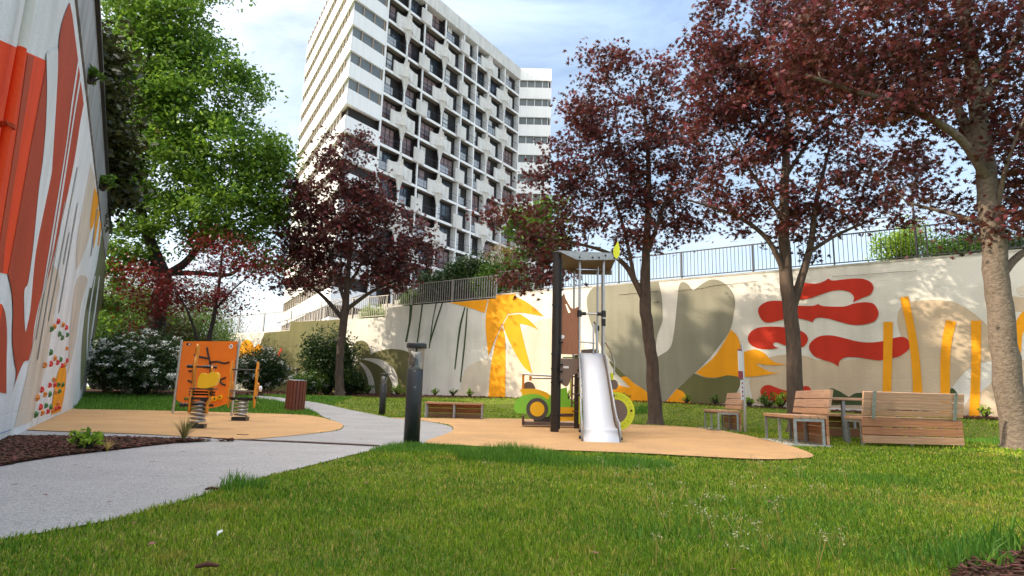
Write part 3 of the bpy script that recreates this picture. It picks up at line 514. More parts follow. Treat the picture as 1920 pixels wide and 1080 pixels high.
while s < LE - 0.1:
    e = min(s + pw - 0.012, LE); slab(MB(), s, e, 0.02, -0.38, 5.03, 6.0).build('parapet_panel', M['sheet'], lw); s += pw; i += 1
mb = MB(); mb.bar(lp(-9, 0.05, 6.03), lp(LE, 0.05, 6.03), 0.06); mb.build('parapet_cap', M['black'], lw)
mb = MB(); slab(mb, LE + 0.002, LE + 0.3, -0.1, -0.3, 0.2, 5.0); mb.build('end_post', M['wall_white2'], lw)
a1 = tf(0, 0, 3.6); a2 = tf(0, 280, 3.6); a3 = tf(0, 540, 3.6)
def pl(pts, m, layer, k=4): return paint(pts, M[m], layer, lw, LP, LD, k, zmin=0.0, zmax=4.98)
pl([(-160, 10, 1), (0, 75, 1), (88, 114.5, 1), (68, 222), (57, 280), (36, 400), (15, 514, 1), (0, 511, 1), (-160, 480, 1)], 'p_fire', 1)
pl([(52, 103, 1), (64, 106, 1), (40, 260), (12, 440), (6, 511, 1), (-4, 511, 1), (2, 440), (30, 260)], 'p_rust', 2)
pl([(88, 115, 1), (68, 222), (57, 280), (36, 400), (15, 514, 1), (22, 544), (25, 581), (23.6, 637), (28, 679), (31, 702), (23, 741, 1), (31, 712), (44, 680), (54, 676, 1), (60, 651), (65, 609), (73.6, 568), (79, 550), (92, 516), (105.5, 460.5), (119.4, 399.4), (133, 335.5), (143, 280), (150, 233), (157, 195, 1), (152, 155, 1), (146, 108, 1), (136, 30, 1), (131, 4, 1), (119.4, 33.3), (112.5, 64), (109, 105, 1)], 'p_rust', 2)
pl([(87, 100, 1), (109, 90, 1), (108.3, 139), (102.8, 236), (98.6, 300), (95.8, 330), (83.3, 391), (69.4, 460), (63.9, 502), (57, 580), (51.4, 609), (47.8, 623, 1), (45.8, 595), (45.8, 545), (52.8, 530), (61, 474), (66.7, 419), (73.6, 350), (80.5, 300), (86, 236), (88.3, 167)], 'wall_white2', 3)
pl([(146.7, 111, 1), (149, 114, 1), (136, 200), (125, 280), (108, 390), (94, 475), (80, 552, 1), (78.5, 555, 1), (92, 470), (106, 385), (123, 280), (134, 195)], 'wall_white2', 3)
pl([(150.5, 140, 1), (152.5, 145, 1), (143, 200), (130.5, 280), (112, 400), (98, 480), (82, 550, 1), (80.5, 553, 1), (96, 475), (109.5, 395), (128, 280), (141, 195)], 'wall_white2', 3)
pl(a3([(0, 110, 1), (18, 115, 1), (38, 180), (48, 300), (45, 500), (44, 712, 1), (0, 705, 1), (-60, 690, 1), (-60, 100, 1)]), 'p_rust', 1)
pl(a3([(-40, 95, 1), (0, 105, 1), (15, 118), (5, 200), (-40, 300, 1)]), 'p_fire', 2)
pl(a2([(612, 90, 1), (645, 250), (610, 555), (560, 720), (515, 820, 1), (520, 620), (570, 330)]), 'p_beige2', 1)
pl(a3([(350, -150), (392, -110), (405, -20), (380, 100), (300, 560), (215, 900, 1), (95, 945, 1), (130, 800), (200, 500), (270, 100), (310, -60)]), 'p_beige2', 1)
pl(a3([(520, -60), (592, -60), (545, 120), (510, 350), (480, 500), (455, 590, 1), (465, 400), (480, 200)]), 'p_beige2', 1)
pl(a2([(690, 560), (712, 650), (718, 730), (700, 950, 1), (690, 1080), (585, 1080), (620, 930), (650, 800), (670, 680)]), 'p_olive2', 1)
pl(a3([(605, 0, 1), (692, 0, 1), (670, 150), (640, 330), (600, 430), (560, 650), (542, 695, 1), (548, 450), (570, 200)]), 'p_olive2', 1)
pl(a3([(640, -80, 1), (646, -80, 1), (610, 150), (595, 330), (590, 500, 1), (585, 500, 1), (588, 330), (602, 150)]), 'wall_white2', 2)
pl(a3([(668, -80, 1), (675, -80, 1), (650, 130), (620, 330), (590, 560, 1), (582, 560, 1), (610, 330), (640, 130)]), 'wall_white2', 2)
for L_ in ([(640, 250, 1), (665, 350), (640, 480), (612, 555, 1), (610, 470), (625, 340)], [(663, 400, 1), (673, 430), (652, 560), (632, 680, 1), (638, 520)], [(676, 480, 1), (684, 520), (668, 650, 1), (660, 650, 1)]): pl(a2(L_), 'p_orange', 2)
pl(a3([(400, 545), (442, 538), (447, 600), (438, 700), (412, 830, 1), (345, 855, 1), (365, 700)]), 'p_orange', 2)
pl(a3([(0, 980, 1), (80, 953, 1), (80, 957, 1), (0, 985, 1)]), 'p_blue', 3)
for (x0, y0, x1, y1) in ((361, 640, 245, 1285), (438, 350, 255, 1420), (526, 120, 330, 1160), (527, 360, 400, 1100), (470, 560, 430, 780), (640, 530, 615, 720), (655, 400, 650, 480)):
    pl(a2([(x0 - 2.5, y0, 1), (x0 + 2.5, y0, 1), (x1 + 2.5, y1, 1), (x1 - 2.5, y1, 1)]), 'p_grey', 3, 1)
# shallow buttress edge beside the pipe and the downpipe itself
def pipe_pt(px, py, off): return on_plane(px, py, LP, LD, off)
q = pipe_pt(41, 90, 0.07); zc = q[2]
pipe = thing('downpipe', 'drainpipe on the left wall, cream at the top and orange below', 'pipe', (q[0], q[1], 0))
mb = MB(); mb.tube([(0, 0, 0.0), (0, 0, zc)], 0.030, 14); mb.build('lower_pipe', M['p_fire'], pipe)
mb = MB(); mb.tube([(0, 0, zc), (0, 0, 5.0)], 0.030, 14); mb.build('upper_pipe', M['wall_white'], pipe)
for zz in (zc - 0.62, 0.9):
    mb = MB(); mb.tube([(0, 0, zz), (0, 0, zz + 0.03)], 0.046, 14); mb.bar((0, 0, zz + 0.017), (-LN[0] * 0.1, -LN[1] * 0.1, zz + 0.017), 0.02); mb.bar((-LD[0] * 0.1, -LD[1] * 0.1, zz + 0.017), (LD[0] * 0.1, LD[1] * 0.1, zz + 0.017), 0.018); mb.build('pipe_clamp', M['p_rust'], pipe)
# climbing holds
holds = dict(hold_red=[(384, 225), (440, 267), (445, 490), (335, 512), (380, 503), (412, 523), (327, 656), (360, 652), (273, 686), (264, 803), (314, 834), (366, 815), (391, 806)],
             hold_orange=[(357, 260), (417, 247), (443, 408), (362, 473), (292, 520), (431, 520), (354, 618), (294, 718), (243, 740), (370, 703), (276, 842), (347, 822), (386, 780)],
             hold_green=[(338, 277), (393, 309), (447, 316), (411, 335), (334, 434), (402, 482), (388, 653), (417, 653), (328, 716), (394, 696), (301, 794), (333, 803), (232, 853)])
def hold_mesh(m):
    mb = MB(); n = 20; prof = [(1.0, 0.0), (0.92, 0.03), (0.62, 0.055), (0.25, 0.065)]
    V = []; Fc = []
    for (k, d) in prof:
        for i in range(n):
            a = 2 * math.pi * i / n; r = 0.036 * (1 + 0.52 * math.cos(4 * a + 0.6)) * k; V.append((r * math.cos(a), -d * 0.7, r * math.sin(a)))
    for j in range(3):
        for i in range(n): Fc.append((j * n + i, j * n + (i + 1) % n, (j + 1) * n + (i + 1) % n, (j + 1) * n + i))
    mb.add(V, Fc, True); mb.add([V[3 * n + i] for i in range(n)], [tuple(range(n))]); return mb.build('climbing_hold', m, lw)
yaw_l = math.atan2(LN[1], LN[0]) + math.pi / 2
for k, Ls_ in holds.items():
    pr = None
    for (x, y) in Ls_:
        q = pipe_pt(x / 3.6, 540 + y / 3.6, 0.018); q[2] = max(q[2], 0.09)
        rot = (random.uniform(-0.0, 0.0), random.uniform(0, 1.5), yaw_l)
        if pr is None: pr = hold_mesh(M[k]); pr.location = q; pr.rotation_euler = rot
        else: copy_obj(pr, lw, q, rot)

# ------------------------------------------------------------------ tower
TP = (-14.196, 60.083); FH = 2.85; Z0 = 43.486
tw = thing('apartment_tower', 'tall white apartment tower with star-shaped concrete balcony panels behind the park', 'building', (TP[0], TP[1], 0), math.radians(90 - 33.57))
colsx = [0, 3.2, 5.92, 9.59, 13.22, 15.99, 18.74, 22.47, 26.2]
ROWS = list(range(-1, 14)); RZ = lambda r: Z0 - FH * r
c63 = (math.cos(math.radians(63.57)), math.sin(math.radians(63.57)))
LF = lambda t, off=0.0: (-4.7 + c63[0] * t + c63[1] * off, c63[1] * t - c63[0] * off)     # along the left facade, off = inward
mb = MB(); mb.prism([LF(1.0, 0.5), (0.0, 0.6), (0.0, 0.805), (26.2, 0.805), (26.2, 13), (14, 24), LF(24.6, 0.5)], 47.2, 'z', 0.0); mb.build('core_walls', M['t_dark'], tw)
mb = MB(); mb.prism([LF(0.3, 0.3), (0.0, 0.3), (0, 0.6), (26.2, 0.6), (26.2, 13), (14, 24), LF(24.8, 0.3)], 0.35, 'z', 46.9); mb.build('roof', M['t_white'], tw)
mb = MB(); mb.bb(0, 26.2, -0.12, 0.79, 45.85, 47.62); mb.build('roof_parapet', M['t_star'], tw)
pr = None
for r in ROWS:
    if r < 0: continue
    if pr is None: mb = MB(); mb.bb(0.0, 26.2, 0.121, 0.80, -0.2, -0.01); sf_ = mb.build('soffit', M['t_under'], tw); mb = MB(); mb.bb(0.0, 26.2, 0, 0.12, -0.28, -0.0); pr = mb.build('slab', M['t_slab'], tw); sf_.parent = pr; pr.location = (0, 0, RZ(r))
    else: c = copy_tree(pr, tw); c.location = (0, 0, RZ(r))
for i, x in enumerate(colsx):
    mb = MB(); mb.bb(x - 0.09, x + 0.09, -0.012, 0.13, 0, 45.85); mb.build('fin', M['t_slab'], tw)
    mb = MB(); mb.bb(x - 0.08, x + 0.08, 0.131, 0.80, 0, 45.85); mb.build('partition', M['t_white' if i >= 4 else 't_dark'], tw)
# star panels
def star_mesh():
    half = [(0.10, 2.30), (0.13, 1.9), (0.20, 1.5), (0.33, 1.15), (0.56, 1.02), (0.92, 0.90), (1.35, 0.85), (1.85, 0.87), (1.88, 0.1), (1.85, -0.70), (1.35, -0.60), (0.95, -0.62), (0.62, -0.76), (0.42, -0.95), (0.29, -1.3), (0.20, -1.65), (0.12, -2.0)]
    out = half + [(-x, z) for x, z in half[::-1]]; n = len(out)
    def ring(k, y, kx=None): return [(x * (kx or k), y, z * k) for x, z in out]
    V = ring(1, -0.06) + [(x * 0.80, -0.03, z * 0.84) for x, z in out] + [(x * 0.40, -0.09, z * 0.66) for x, z in out] + [(x * 0.05, -0.46, z * 0.62) for x, z in out] + ring(1, 0.10)
    Fc = []
    for j in range(3):
        for i in range(n): Fc.append((j * n + i, j * n + (i + 1) % n, (j + 1) * n + (i + 1) % n, (j + 1) * n + i))
    for i in range(n): Fc.append((i, 4 * n + i, 4 * n + (i + 1) % n, (i + 1) % n))
    mb = MB(); mb.add(V, Fc, False); mb.add([V[3 * n + i] for i in range(n)], [tuple(range(n))])
    o = mb.build('star_panel', M['t_star'], tw)
    for p in o.data.polygons: p.use_smooth = True
    try: o.data.set_sharp_from_angle(angle=math.radians(28))
    except Exception: pass
    return o
sp = None
for ci, par in ((1, 1), (3, 1), (6, 0), (7, 1)):
    for r in ROWS:
        if r % 2 == par and r >= 0:
            loc = (colsx[ci], 0, RZ(r) + 0.55)
            if sp is None: sp = star_mesh(); sp.location = loc
            else: copy_obj(sp, tw, loc)
# the square parapet panels
bp_ = None
for ci, par in ((2, 0), (4, 0)):
    for r in ROWS:
        if r % 2 == par and r >= 0:
            loc = (colsx[ci], 0, RZ(r))
            if bp_ is None:
                mb = MB(); mb.bb(-0.85, 0.85, -0.22, -0.08, -0.3, 1.35)
                for i in range(8): x = -0.78 + i * 0.2; mb.bb(x, x + 0.10, -0.235, -0.222, -0.28, 1.33)
                bp_ = mb.build('square_panel', M['t_star'], tw); bp_.location = loc
            else: copy_obj(bp_, tw, loc)
# windows, rails and side walls of each loggia
wmesh = {}
def window_mesh(kind, wd):
    key = (kind, round(wd, 1))
    if key in wmesh: return wmesh[key]
    ht = FH - 0.42; fr = MB(); pa = MB(); x0 = 0.06; x1 = wd - 0.35
    if kind in ('blind', 'half'): x1 = x0 + (x1 - x0) * 0.62
    nv = 2 if kind in ('blind', 'half') else (4 if wd > 3 else 3)
    fr.bb(x0, x1, -0.05, 0.0, 0.0, 0.07); fr.bb(x0, x1, -0.05, 0.0, ht - 0.08, ht)
    for i in range(nv + 1):
        x = x0 + (x1 - x0) * i / nv; fr.bb(x - 0.045, x + 0.045, -0.052, 0.0, 0.07, ht - 0.08)
    fr.bb(x0, x1, -0.048, 0.0, 0.95, 1.01); fr.bb(x0, x1, -0.046, 0.0, 1.6, 1.64)
    pa.bb(x0 + 0.02, x1 - 0.02, -0.02, -0.004, 0.03, ht - 0.03)
    me = fr.build('window', M['t_frame']); mats = dict(blind='t_blind', half='t_curtain', full='t_glass', warm='t_curtain')
    pn_ = pa.build('pane', M[mats[kind]], me)
    if kind in ('full', 'warm'):
        mb = MB(); mb.bb(x0 + 0.1, x0 + (x1 - x0) * 0.4, -0.03, -0.021, 0.2, ht - 0.1); mb.build('curtain', M['t_blind' if kind == 'full' else 't_curtain'], me)
    wmesh[key] = (me, [True]); return wmesh[key]
rmesh = {}
rg = random.Random(3)
for b in range(8):
    x0, x1 = colsx[b], colsx[b + 1]; wd = x1 - x0 - 0.18
    for r in range(0, 14):
        if RZ(r) < 3: continue
        kind = rg.choices(['blind', 'half', 'full', 'warm'], [0.34, 0.12, 0.36, 0.18])[0]
        proto, fresh = window_mesh(kind, wd); loc = (x0 + 0.09, 0.80, RZ(r) + 0.02)
        if fresh[0]: proto.parent = tw; proto.location = loc; fresh[0] = False
        else:
            c = copy_tree(proto, tw); c.location = loc
        rk = (round(wd, 1), rg.random() < 0.4)
        if rk not in rmesh:
            mb = MB(); mb.bb(0, wd, 0.02, 0.05, 0.98, 1.02); mb.bb(0, wd, 0.025, 0.045, 0.10, 0.13)
            for k in range(4): x = wd * k / 3; mb.bb(max(0, x - 0.015), min(wd, x + 0.015), 0.025, 0.045, 0.13, 0.98)
            mb.bb(0, wd, 0.028, 0.042, 0.55, 0.57)
            o = mb.build('railing', M['t_frame'], tw)
            if rk[1]:
                mb = MB(); mb.bb(0.03, wd * 0.45, 0.05, 0.058, 0.12, 0.97); mb.build('rail_panel', M['t_mesh'], o)
            o.location = (x0 + 0.09, 0, RZ(r)); rmesh[rk] = o
        else:
            c = copy_tree(rmesh[rk], tw); c.location = (x0 + 0.09, 0, RZ(r))
# balcony bands wrapping the corner and running along the left facade
def band(z0, z1, off0, off1, ymin, pts_only=False):
    a = [(-0.1, ymin), LF(0, 0), LF(25, 0)]
    return a
band_proto = None; strip_proto = None; sof = None
for r in range(-2, 14):
    zb0 = RZ(r) - 0.52
    if zb0 + 1.6 > 47.7: continue
    shift = 0.0
    if band_proto is None:
        mb = MB(); outer = [(-0.1, 0.0), (-4.7, 0.0), LF(25)]; inner = [LF(25, 0.28), LF(0.62, 0.28), (-0.1, 0.28)]
        mb.prism(outer + inner, 1.6, 'z', 0.0); band_proto = mb.build('balcony_band', M['t_white'], tw); band_proto.location = (0, 0, zb0)
    else: copy_obj(band_proto, tw, (0, 0, zb0))
    if sof is None:
        mb = MB(); mb.prism([(-0.1, 0.285), LF(0.64, 0.285), LF(4.5, 0.285), (-0.1, 2.6)], 0.14, 'z', 0.05); sof = mb.build('balcony_slab', M['t_soffit'], tw); sof.location = (0, 0, zb0)
    else: copy_obj(sof, tw, (0, 0, zb0))
    # glazed strip between the bands
    full = r < 6
    mb = MB()
    if full: outer = [(-0.1, 0.18), LF(0.40, 0.18), LF(24.8, 0.18)]; inner = [LF(24.8, 0.22), LF(0.47, 0.22), (-0.1, 0.22)]
    else: outer = [LF(2.2, 0.18), LF(24.8, 0.18)]; inner = [LF(24.8, 0.22), LF(2.2, 0.22)]
    mb.prism(outer + inner, 1.24, 'z', 0.005); ws = mb.build('strip_window', M['t_grey'], tw); ws.location = (0, 0, zb0 + 1.6)
    mb = MB()
    if full:
        for x in (-3.2, -1.7, -0.3): mb.bb(x - 0.04, x + 0.04, 0.12, 0.178, 0.005, 1.245)
    for t in np.arange(2.4, 25, 1.25):
        a_ = LF(t, 0.08); b_ = LF(t, 0.176); mb.bar((a_[0], a_[1], 0.62), (b_[0], b_[1], 0.62), 0.10, 1.24)
    mb.build('mullion', M['t_soffit'], ws)['kind'] = 'stuff'
    if not full:
        mb = MB(); mb.bb(-2.0, -0.15, 2.0, 2.1, 0.0, 1.2); mb.build('terracotta_wall', M['t_brick'], tw).location = (0, 0, zb0 + 1.6)
# the wing at the far right
wd_ = (math.cos(math.radians(-56.43)), math.sin(math.radians(-56.43)))
WG = lambda t, off=0.0: (26.2 + wd_[0] * t + 0.833 * off * 0 + off * (-wd_[1]), 0.0 + wd_[1] * t + off * wd_[0])
mb = MB(); mb.prism([WG(0.1, 0.5), WG(4.4, 0.5), WG(4.4, 9), WG(0.1, 9)], 47.3, 'z', 0.0); mb.build('wing_core', M['t_dark'], tw)
for k in range(0, 16):
    zt_ = 47.7 - FH * k if k == 0 else 47.55 - FH * k; zb_ = 45.85 - FH * k
    if zb_ < 1: break
    mb = MB(); mb.prism([WG(0.02, 0), WG(4.6, 0), WG(4.6, 9), WG(4.3, 9), WG(4.3, 0.25), WG(0.02, 0.25)], zt_ - zb_, 'z', zb_); mb.build('balcony_band', M['t_white'], tw)
    mb = MB(); mb.prism([WG(0.05, 0.3), WG(4.2, 0.3), WG(4.2, 0.34), WG(0.05, 0.34)], 1.02, 'z', zb_ - 1.06); ws = mb.build('strip_window', M['t_grey'], tw)
    mb = MB()
    for t in (1.1, 2.2, 3.3, 4.15): a_ = WG(t, 0.22); b_ = WG(t, 0.298); mb.bar((a_[0], a_[1], zb_ - 0.55), (b_[0], b_[1], zb_ - 0.55), 0.07, 1.0)
    mb.build('mullion', M['t_slab'], ws)['kind'] = 'stuff'
# ------------------------------------------------------------------ foliage helpers
def maple_leaf():
    r = [1.0, 0.42, 0.92, 0.36, 0.72, 0.22, 0.30, 0.22, 0.72, 0.36, 0.92, 0.42]; v = [(0, 0, 0.0)]; n = 12
    ang = [90, 112, 134, 165, 188, 225, 270, 315, 352, 15, 46, 68]
    for a, k in zip(ang, r): v.append((k * math.cos(math.radians(a)), k * math.sin(math.radians(a)) + 0.0, 0.14 * abs(math.cos(math.radians(a))) * k - 0.10 * k * k))
    return np.array(v), np.array([(0, 1 + i, 1 + (i + 1) % n) for i in range(n)])
def maple_lite():
    v = np.array([(0, -0.45, 0), (-0.95, -0.05, -0.08), (-0.30, 0.10, 0.02), (-0.55, 0.75, -0.10), (0, 0.32, 0.03), (0.1, 1.05, -0.12), (0.25, 0.28, 0.02), (0.75, 0.62, -0.10), (0.32, 0.02, 0.02), (0.95, -0.15, -0.06)], float)
    return v, np.array([(0, 2, 1), (0, 4, 2), (2, 4, 3), (4, 6, 5), (0, 6, 4), (6, 8, 7), (0, 8, 6), (0, 9, 8)])
def simple_leaf(): 
    return np.array([(0, -1, 0), (0.45, -0.1, 0.08), (0, 1, -0.05), (-0.45, -0.1, 0.08)], float), np.array([(0, 1, 2), (0, 2, 3)])
def oak_leaf():
    return np.array([(0, -1, 0), (0.5, -0.35, .06), (0.28, 0.05, 0.03), (0.55, 0.5, .05), (0, 1, -0.05), (-0.5, 0.42, .05), (-0.25, 0.0, 0.03), (-0.5, -0.4, .06)], float), np.array([(0, 1, 2), (0, 2, 6), (0, 6, 7), (2, 3, 4), (2, 4, 6), (4, 5, 6)])
def needle():
    return np.array([(-0.12, 0, 0), (0.12, 0, 0), (0.1, 1.2, 0.1), (-0.1, 1.2, -0.05), (0, 2.0, 0.1)], float), np.array([(0, 1, 2), (0, 2, 3), (3, 2, 4)])
def scatter(name, tmpl, P, size, m, parent=None, up=0.6, kind='stuff', origin=(0, 0, 0), dirs=None):
    tv, tf_ = tmpl; n = len(P)
    nrm = rng.normal(size=(n, 3)); nrm /= np.linalg.norm(nrm, axis=1)[:, None]; nrm = nrm * (1 - up) + np.array([0, 0, up]); nrm /= np.linalg.norm(nrm, axis=1)[:, None]
    a = rng.normal(size=(n, 3)) if dirs is None else dirs; t = a - (a * nrm).sum(1)[:, None] * nrm; t /= np.linalg.norm(t, axis=1)[:, None] + 1e-9; b = np.cross(nrm, t)
    s = (size if np.ndim(size) else np.full(n, size)) * rng.uniform(0.7, 1.25, n)
    V = (tv[None, :, 0, None] * t[:, None] + tv[None, :, 1, None] * b[:, None] + tv[None, :, 2, None] * nrm[:, None]) * s[:, None, None] + (P - np.array(origin))[:, None]
    T = tf_[None] + (np.arange(n) * len(tv))[:, None, None]
    return arr_obj(name, V.reshape(-1, 3), T.reshape(-1, tf_.shape[1]), m, parent, kind)
def limb_tube(mb, pts, n=7): mb.tube([p[:3] for p in pts], [p[3] for p in pts], n, caps=False)
def px3(px, py, Y, r): p = aty(px, py, Y); return (p[0], p[1], p[2], r)
def sub(pts, k=4):
    P = np.array(pts, float); out = []; n = len(P)
    for i in range(n - 1):
        p0, p1, p2, p3 = P[max(i - 1, 0)], P[i], P[i + 1], P[min(i + 2, n - 1)]
        for j in range(k):
            t = j / k; out.append(0.5 * ((2 * p1) + (-p0 + p2) * t + (2 * p0 - 5 * p1 + 4 * p2 - p3) * t * t + (-p0 + 3 * p1 - 3 * p2 + p3) * t**3))
    out.append(P[-1]); return np.array(out)
def tree(name, label, cat, trunk, limbs, blobs, nclump, nleaf, leaf, tmpl, mleaf, mbark, group=None, up=0.5, spread=0.30, twig=0.012, flat=0.55, shell=0.45, sides=8, wob=0.02, leaf_obj=None):
    """trunk, limbs: lists of (x,y,z,radius); blobs: (cx,cy,cz,rx,ry,rz,weight)"""
    b = trunk[0]; root = thing(name, label, cat, (b[0], b[1], b[2]), 0, group); o0 = np.array(b[:3])
    tr = sub(trunk, 5); tr[:, :3] -= o0
    rr = np.random.default_rng(int(abs(b[0] * 1000)) % 9999)
    tr[1:-1, :2] += rr.normal(size=(len(tr) - 2, 2)) * wob * tr[1:-1, 3:4] * 3
    mb = MB(); base = tr.copy(); flare = base[0].copy(); flare[3] *= 1.45; flare[2] -= 0.06; base = np.vstack([flare, base[0:1] + [0, 0, 0.10, base[0, 3] * 0.06], base[1:][base[1:, 2] > 0.2]])
    limb_tube(mb, base, 14); mb.build('trunk', mbark, root)
    nodes = [tr[len(tr) // 3:]]
    for lb in limbs:
        q = sub(lb, 5); q[:, :3] -= o0; mb = MB(); limb_tube(mb, q, sides); mb.build('limb', mbark, root); nodes.append(q[2:])
    nodes = np.vstack(nodes)
    W = np.array([q[6] for q in blobs], float); W /= W.sum(); C = []
    for q, k in zip(blobs, (W * nclump).astype(int)):
        d = rr.normal(size=(k, 3)); d /= np.linalg.norm(d, axis=1)[:, None]; r = rr.uniform(shell ** 3, 1, k) ** (1 / 3) * (1 + 0.12 * rr.normal(size=k))
        C.append(np.array(q[:3]) - o0 + d * r[:, None] * np.array(q[3:6]))
    C = np.vstack(C)
    dmin = np.array([np.min(((nodes[:, :3] - c) ** 2).sum(1)) for c in C]); C = C[np.argsort(dmin)]
    NP = list(nodes[:, :3]); NR = list(nodes[:, 3]); NPa = np.array(NP); mb = MB(); TW = []
    for c in C:
        d = ((NPa - c) ** 2); dd = d.sum(1) + 1.5 * np.maximum(0, NPa[:, 2] - c[2]) ** 2; i = int(np.argmin(dd)); p = NPa[i]; L_ = np.linalg.norm(c - p)
        r0 = min(NR[i] * 0.75, 0.006 + twig * (0.6 + L_ * 0.8)); mid = (p + c) / 2 + rr.normal(size=3) * 0.09 * L_ + np.array([0, 0, -0.04 * L_])
        pts = [(*p, r0), (*mid, r0 * 0.75), (*c, max(0.003, r0 * 0.4))]; mb.tube([q[:3] for q in pts], [q[3] for q in pts], 4, caps=False)
        NPa = np.vstack([NPa, mid[None], c[None]]); NR += [r0 * 0.75, r0 * 0.45]; TW.append((mid, c))
    o = mb.build('branches', mbark, root); o['kind'] = 'stuff'
    k = nleaf // max(1, len(C)); off = rr.normal(size=(len(C), k, 3)) * np.array([spread, spread, spread * flat]) * rr.uniform(0.55, 1.3, (len(C), 1, 1))
    P = C[:, None] + off; mids = np.array([m for m, _ in TW]); k2 = max(1, k // 5)
    P2 = mids[:, None] * 0.5 + C[:, None] * 0.5 + rr.normal(size=(len(C), k2, 3)) * spread * 0.7
    P = np.vstack([P.reshape(-1, 3), P2.reshape(-1, 3)])
    scatter('crown', tmpl, P, leaf, mleaf, root, up)
    return root
def blob(px, py, rx, ry, Y, rd=None, wt=None):
    c = aty(px, py, Y); s = Y / F * 1.02; rd = rd or rx; return (c[0], c[1], c[2], rx * s, rd * s, ry * s, wt or rx * ry)
ML, MLT, SL, OL, ND = maple_leaf(), maple_lite(), simple_leaf(), oak_leaf(), needle()

# ------------------------------------------------------------------ trees
def gz(px, Y): p = aty(px, 700, Y); return float(ground(p[0], Y))
def basept(px, Y, r, dz=0.0): p = aty(px, 780, Y); return (p[0], p[1], float(ground(p[0], p[1])) - dz, r)
D1 = 10.2
tree('red_maple', 'largest purple maple with pale blotched bark at the right edge of the lawn', 'tree', [basept(1905, D1, 0.235), px3(1891, 720, D1, 0.205), px3(1876, 600, D1, 0.19), px3(1865, 480, D1, 0.178), px3(1853, 360, D1, 0.16), px3(1838, 240, D1, 0.14), px3(1822, 120, D1, 0.12), px3(1800, -20, D1, 0.08), px3(1790, -160, D1, 0.04)],
     [[px3(1858, 350, D1, 0.085), px3(1800, 260, D1 - .3, 0.07), px3(1700, 200, D1 - .6, 0.065), px3(1600, 170, D1 - .8, 0.045), px3(1510, 140, D1 - 1, 0.02)],
      [px3(1846, 300, D1, 0.10), px3(1790, 190, D1 + .3, 0.07), px3(1750, 60, D1 + .5, 0.045), px3(1700, -60, D1 + .6, 0.02)],
      [px3(1876, 520, D1, 0.08), px3(1910, 480, D1, 0.06), px3(1990, 430, D1, 0.04), px3(2080, 350, D1, 0.02)],
      [px3(1850, 420, D1, 0.06), px3(1780, 400, D1 + .5, 0.035), px3(1700, 380, D1 + .8, 0.02)],
      [px3(1838, 200, D1, 0.09), px3(1900, 80, D1 - .2, 0.05), px3(1960, -60, D1 - .3, 0.02)],
      [px3(1868, 400, D1, 0.05), px3(1890, 300, D1 - .5, 0.03), px3(1930, 200, D1 - .7, 0.015)]],
     [blob(1700, 60, 230, 150, D1, 170), blob(1850, 90, 170, 160, D1, 160), blob(1560, 70, 150, 110, D1 - .7, 120), blob(1760, 280, 170, 90, D1 + .4, 150, 9000), blob(1930, 300, 120, 150, D1, 120, 12000), blob(1700, -150, 260, 120, D1, 220), blob(1640, 190, 140, 60, D1 - .6, 100, 11000), blob(1900, 420, 90, 50, D1, 80, 2500), blob(1790, 400, 80, 45, D1 + .5, 80, 2600)],
     380, 22000, 0.078, ML, M['leaf_red'], M['bark_pale'], 'purple maples along the mural wall', spread=0.23, shell=0.2)
D2 = 14.3
tree('red_maple', 'purple maple with forked dark trunk standing behind the wooden bench', 'tree', [basept(1492, D2, 0.19), px3(1488, 660, D2, 0.165), px3(1481, 580, D2, 0.16), px3(1474, 520, D2, 0.15), px3(1470, 430, D2, 0.12), px3(1472, 330, D2, 0.10), px3(1478, 220, D2, 0.07), px3(1490, 60, D2, 0.04)],
     [[px3(1482, 590, D2, 0.11), px3(1500, 530, D2, 0.10), px3(1520, 460, D2, 0.08), px3(1530, 380, D2 + .2, 0.06), px3(1560, 260, D2 + .3, 0.03)],
      [px3(1474, 520, D2, 0.08), px3(1440, 450, D2 - .2, 0.06), px3(1380, 405, D2 - .4, 0.045), px3(1290, 375, D2 - .6, 0.02)],
      [px3(1522, 470, D2, 0.05), px3(1570, 440, D2, 0.04), px3(1640, 410, D2, 0.02)],
      [px3(1472, 420, D2, 0.05), px3(1420, 340, D2, 0.04), px3(1360, 250, D2 - .3, 0.02)],
      [px3(1474, 330, D2, 0.05), px3(1530, 250, D2, 0.035), px3(1610, 190, D2, 0.015)]],
     [blob(1420, 90, 150, 130, D2, 140), blob(1400, 240, 130, 90, D2, 120), blob(1500, 200, 130, 120, D2, 120), blob(1360, 370, 90, 60, D2 - .3, 80, 4200), blob(1580, 370, 130, 80, D2, 110, 9000), blob(1470, 400, 110, 60, D2, 100, 4500), blob(1350, 150, 80, 110, D2, 90), blob(1660, 330, 90, 70, D2 + .5, 90, 5000), blob(1450, -50, 170, 90, D2, 140), blob(1530, 470, 60, 30, D2, 60, 700)],
     400, 20500, 0.080, MLT, M['leaf_red'], M['bark'], 'purple maples along the mural wall', spread=0.24, shell=0.22)
D3 = 16.6
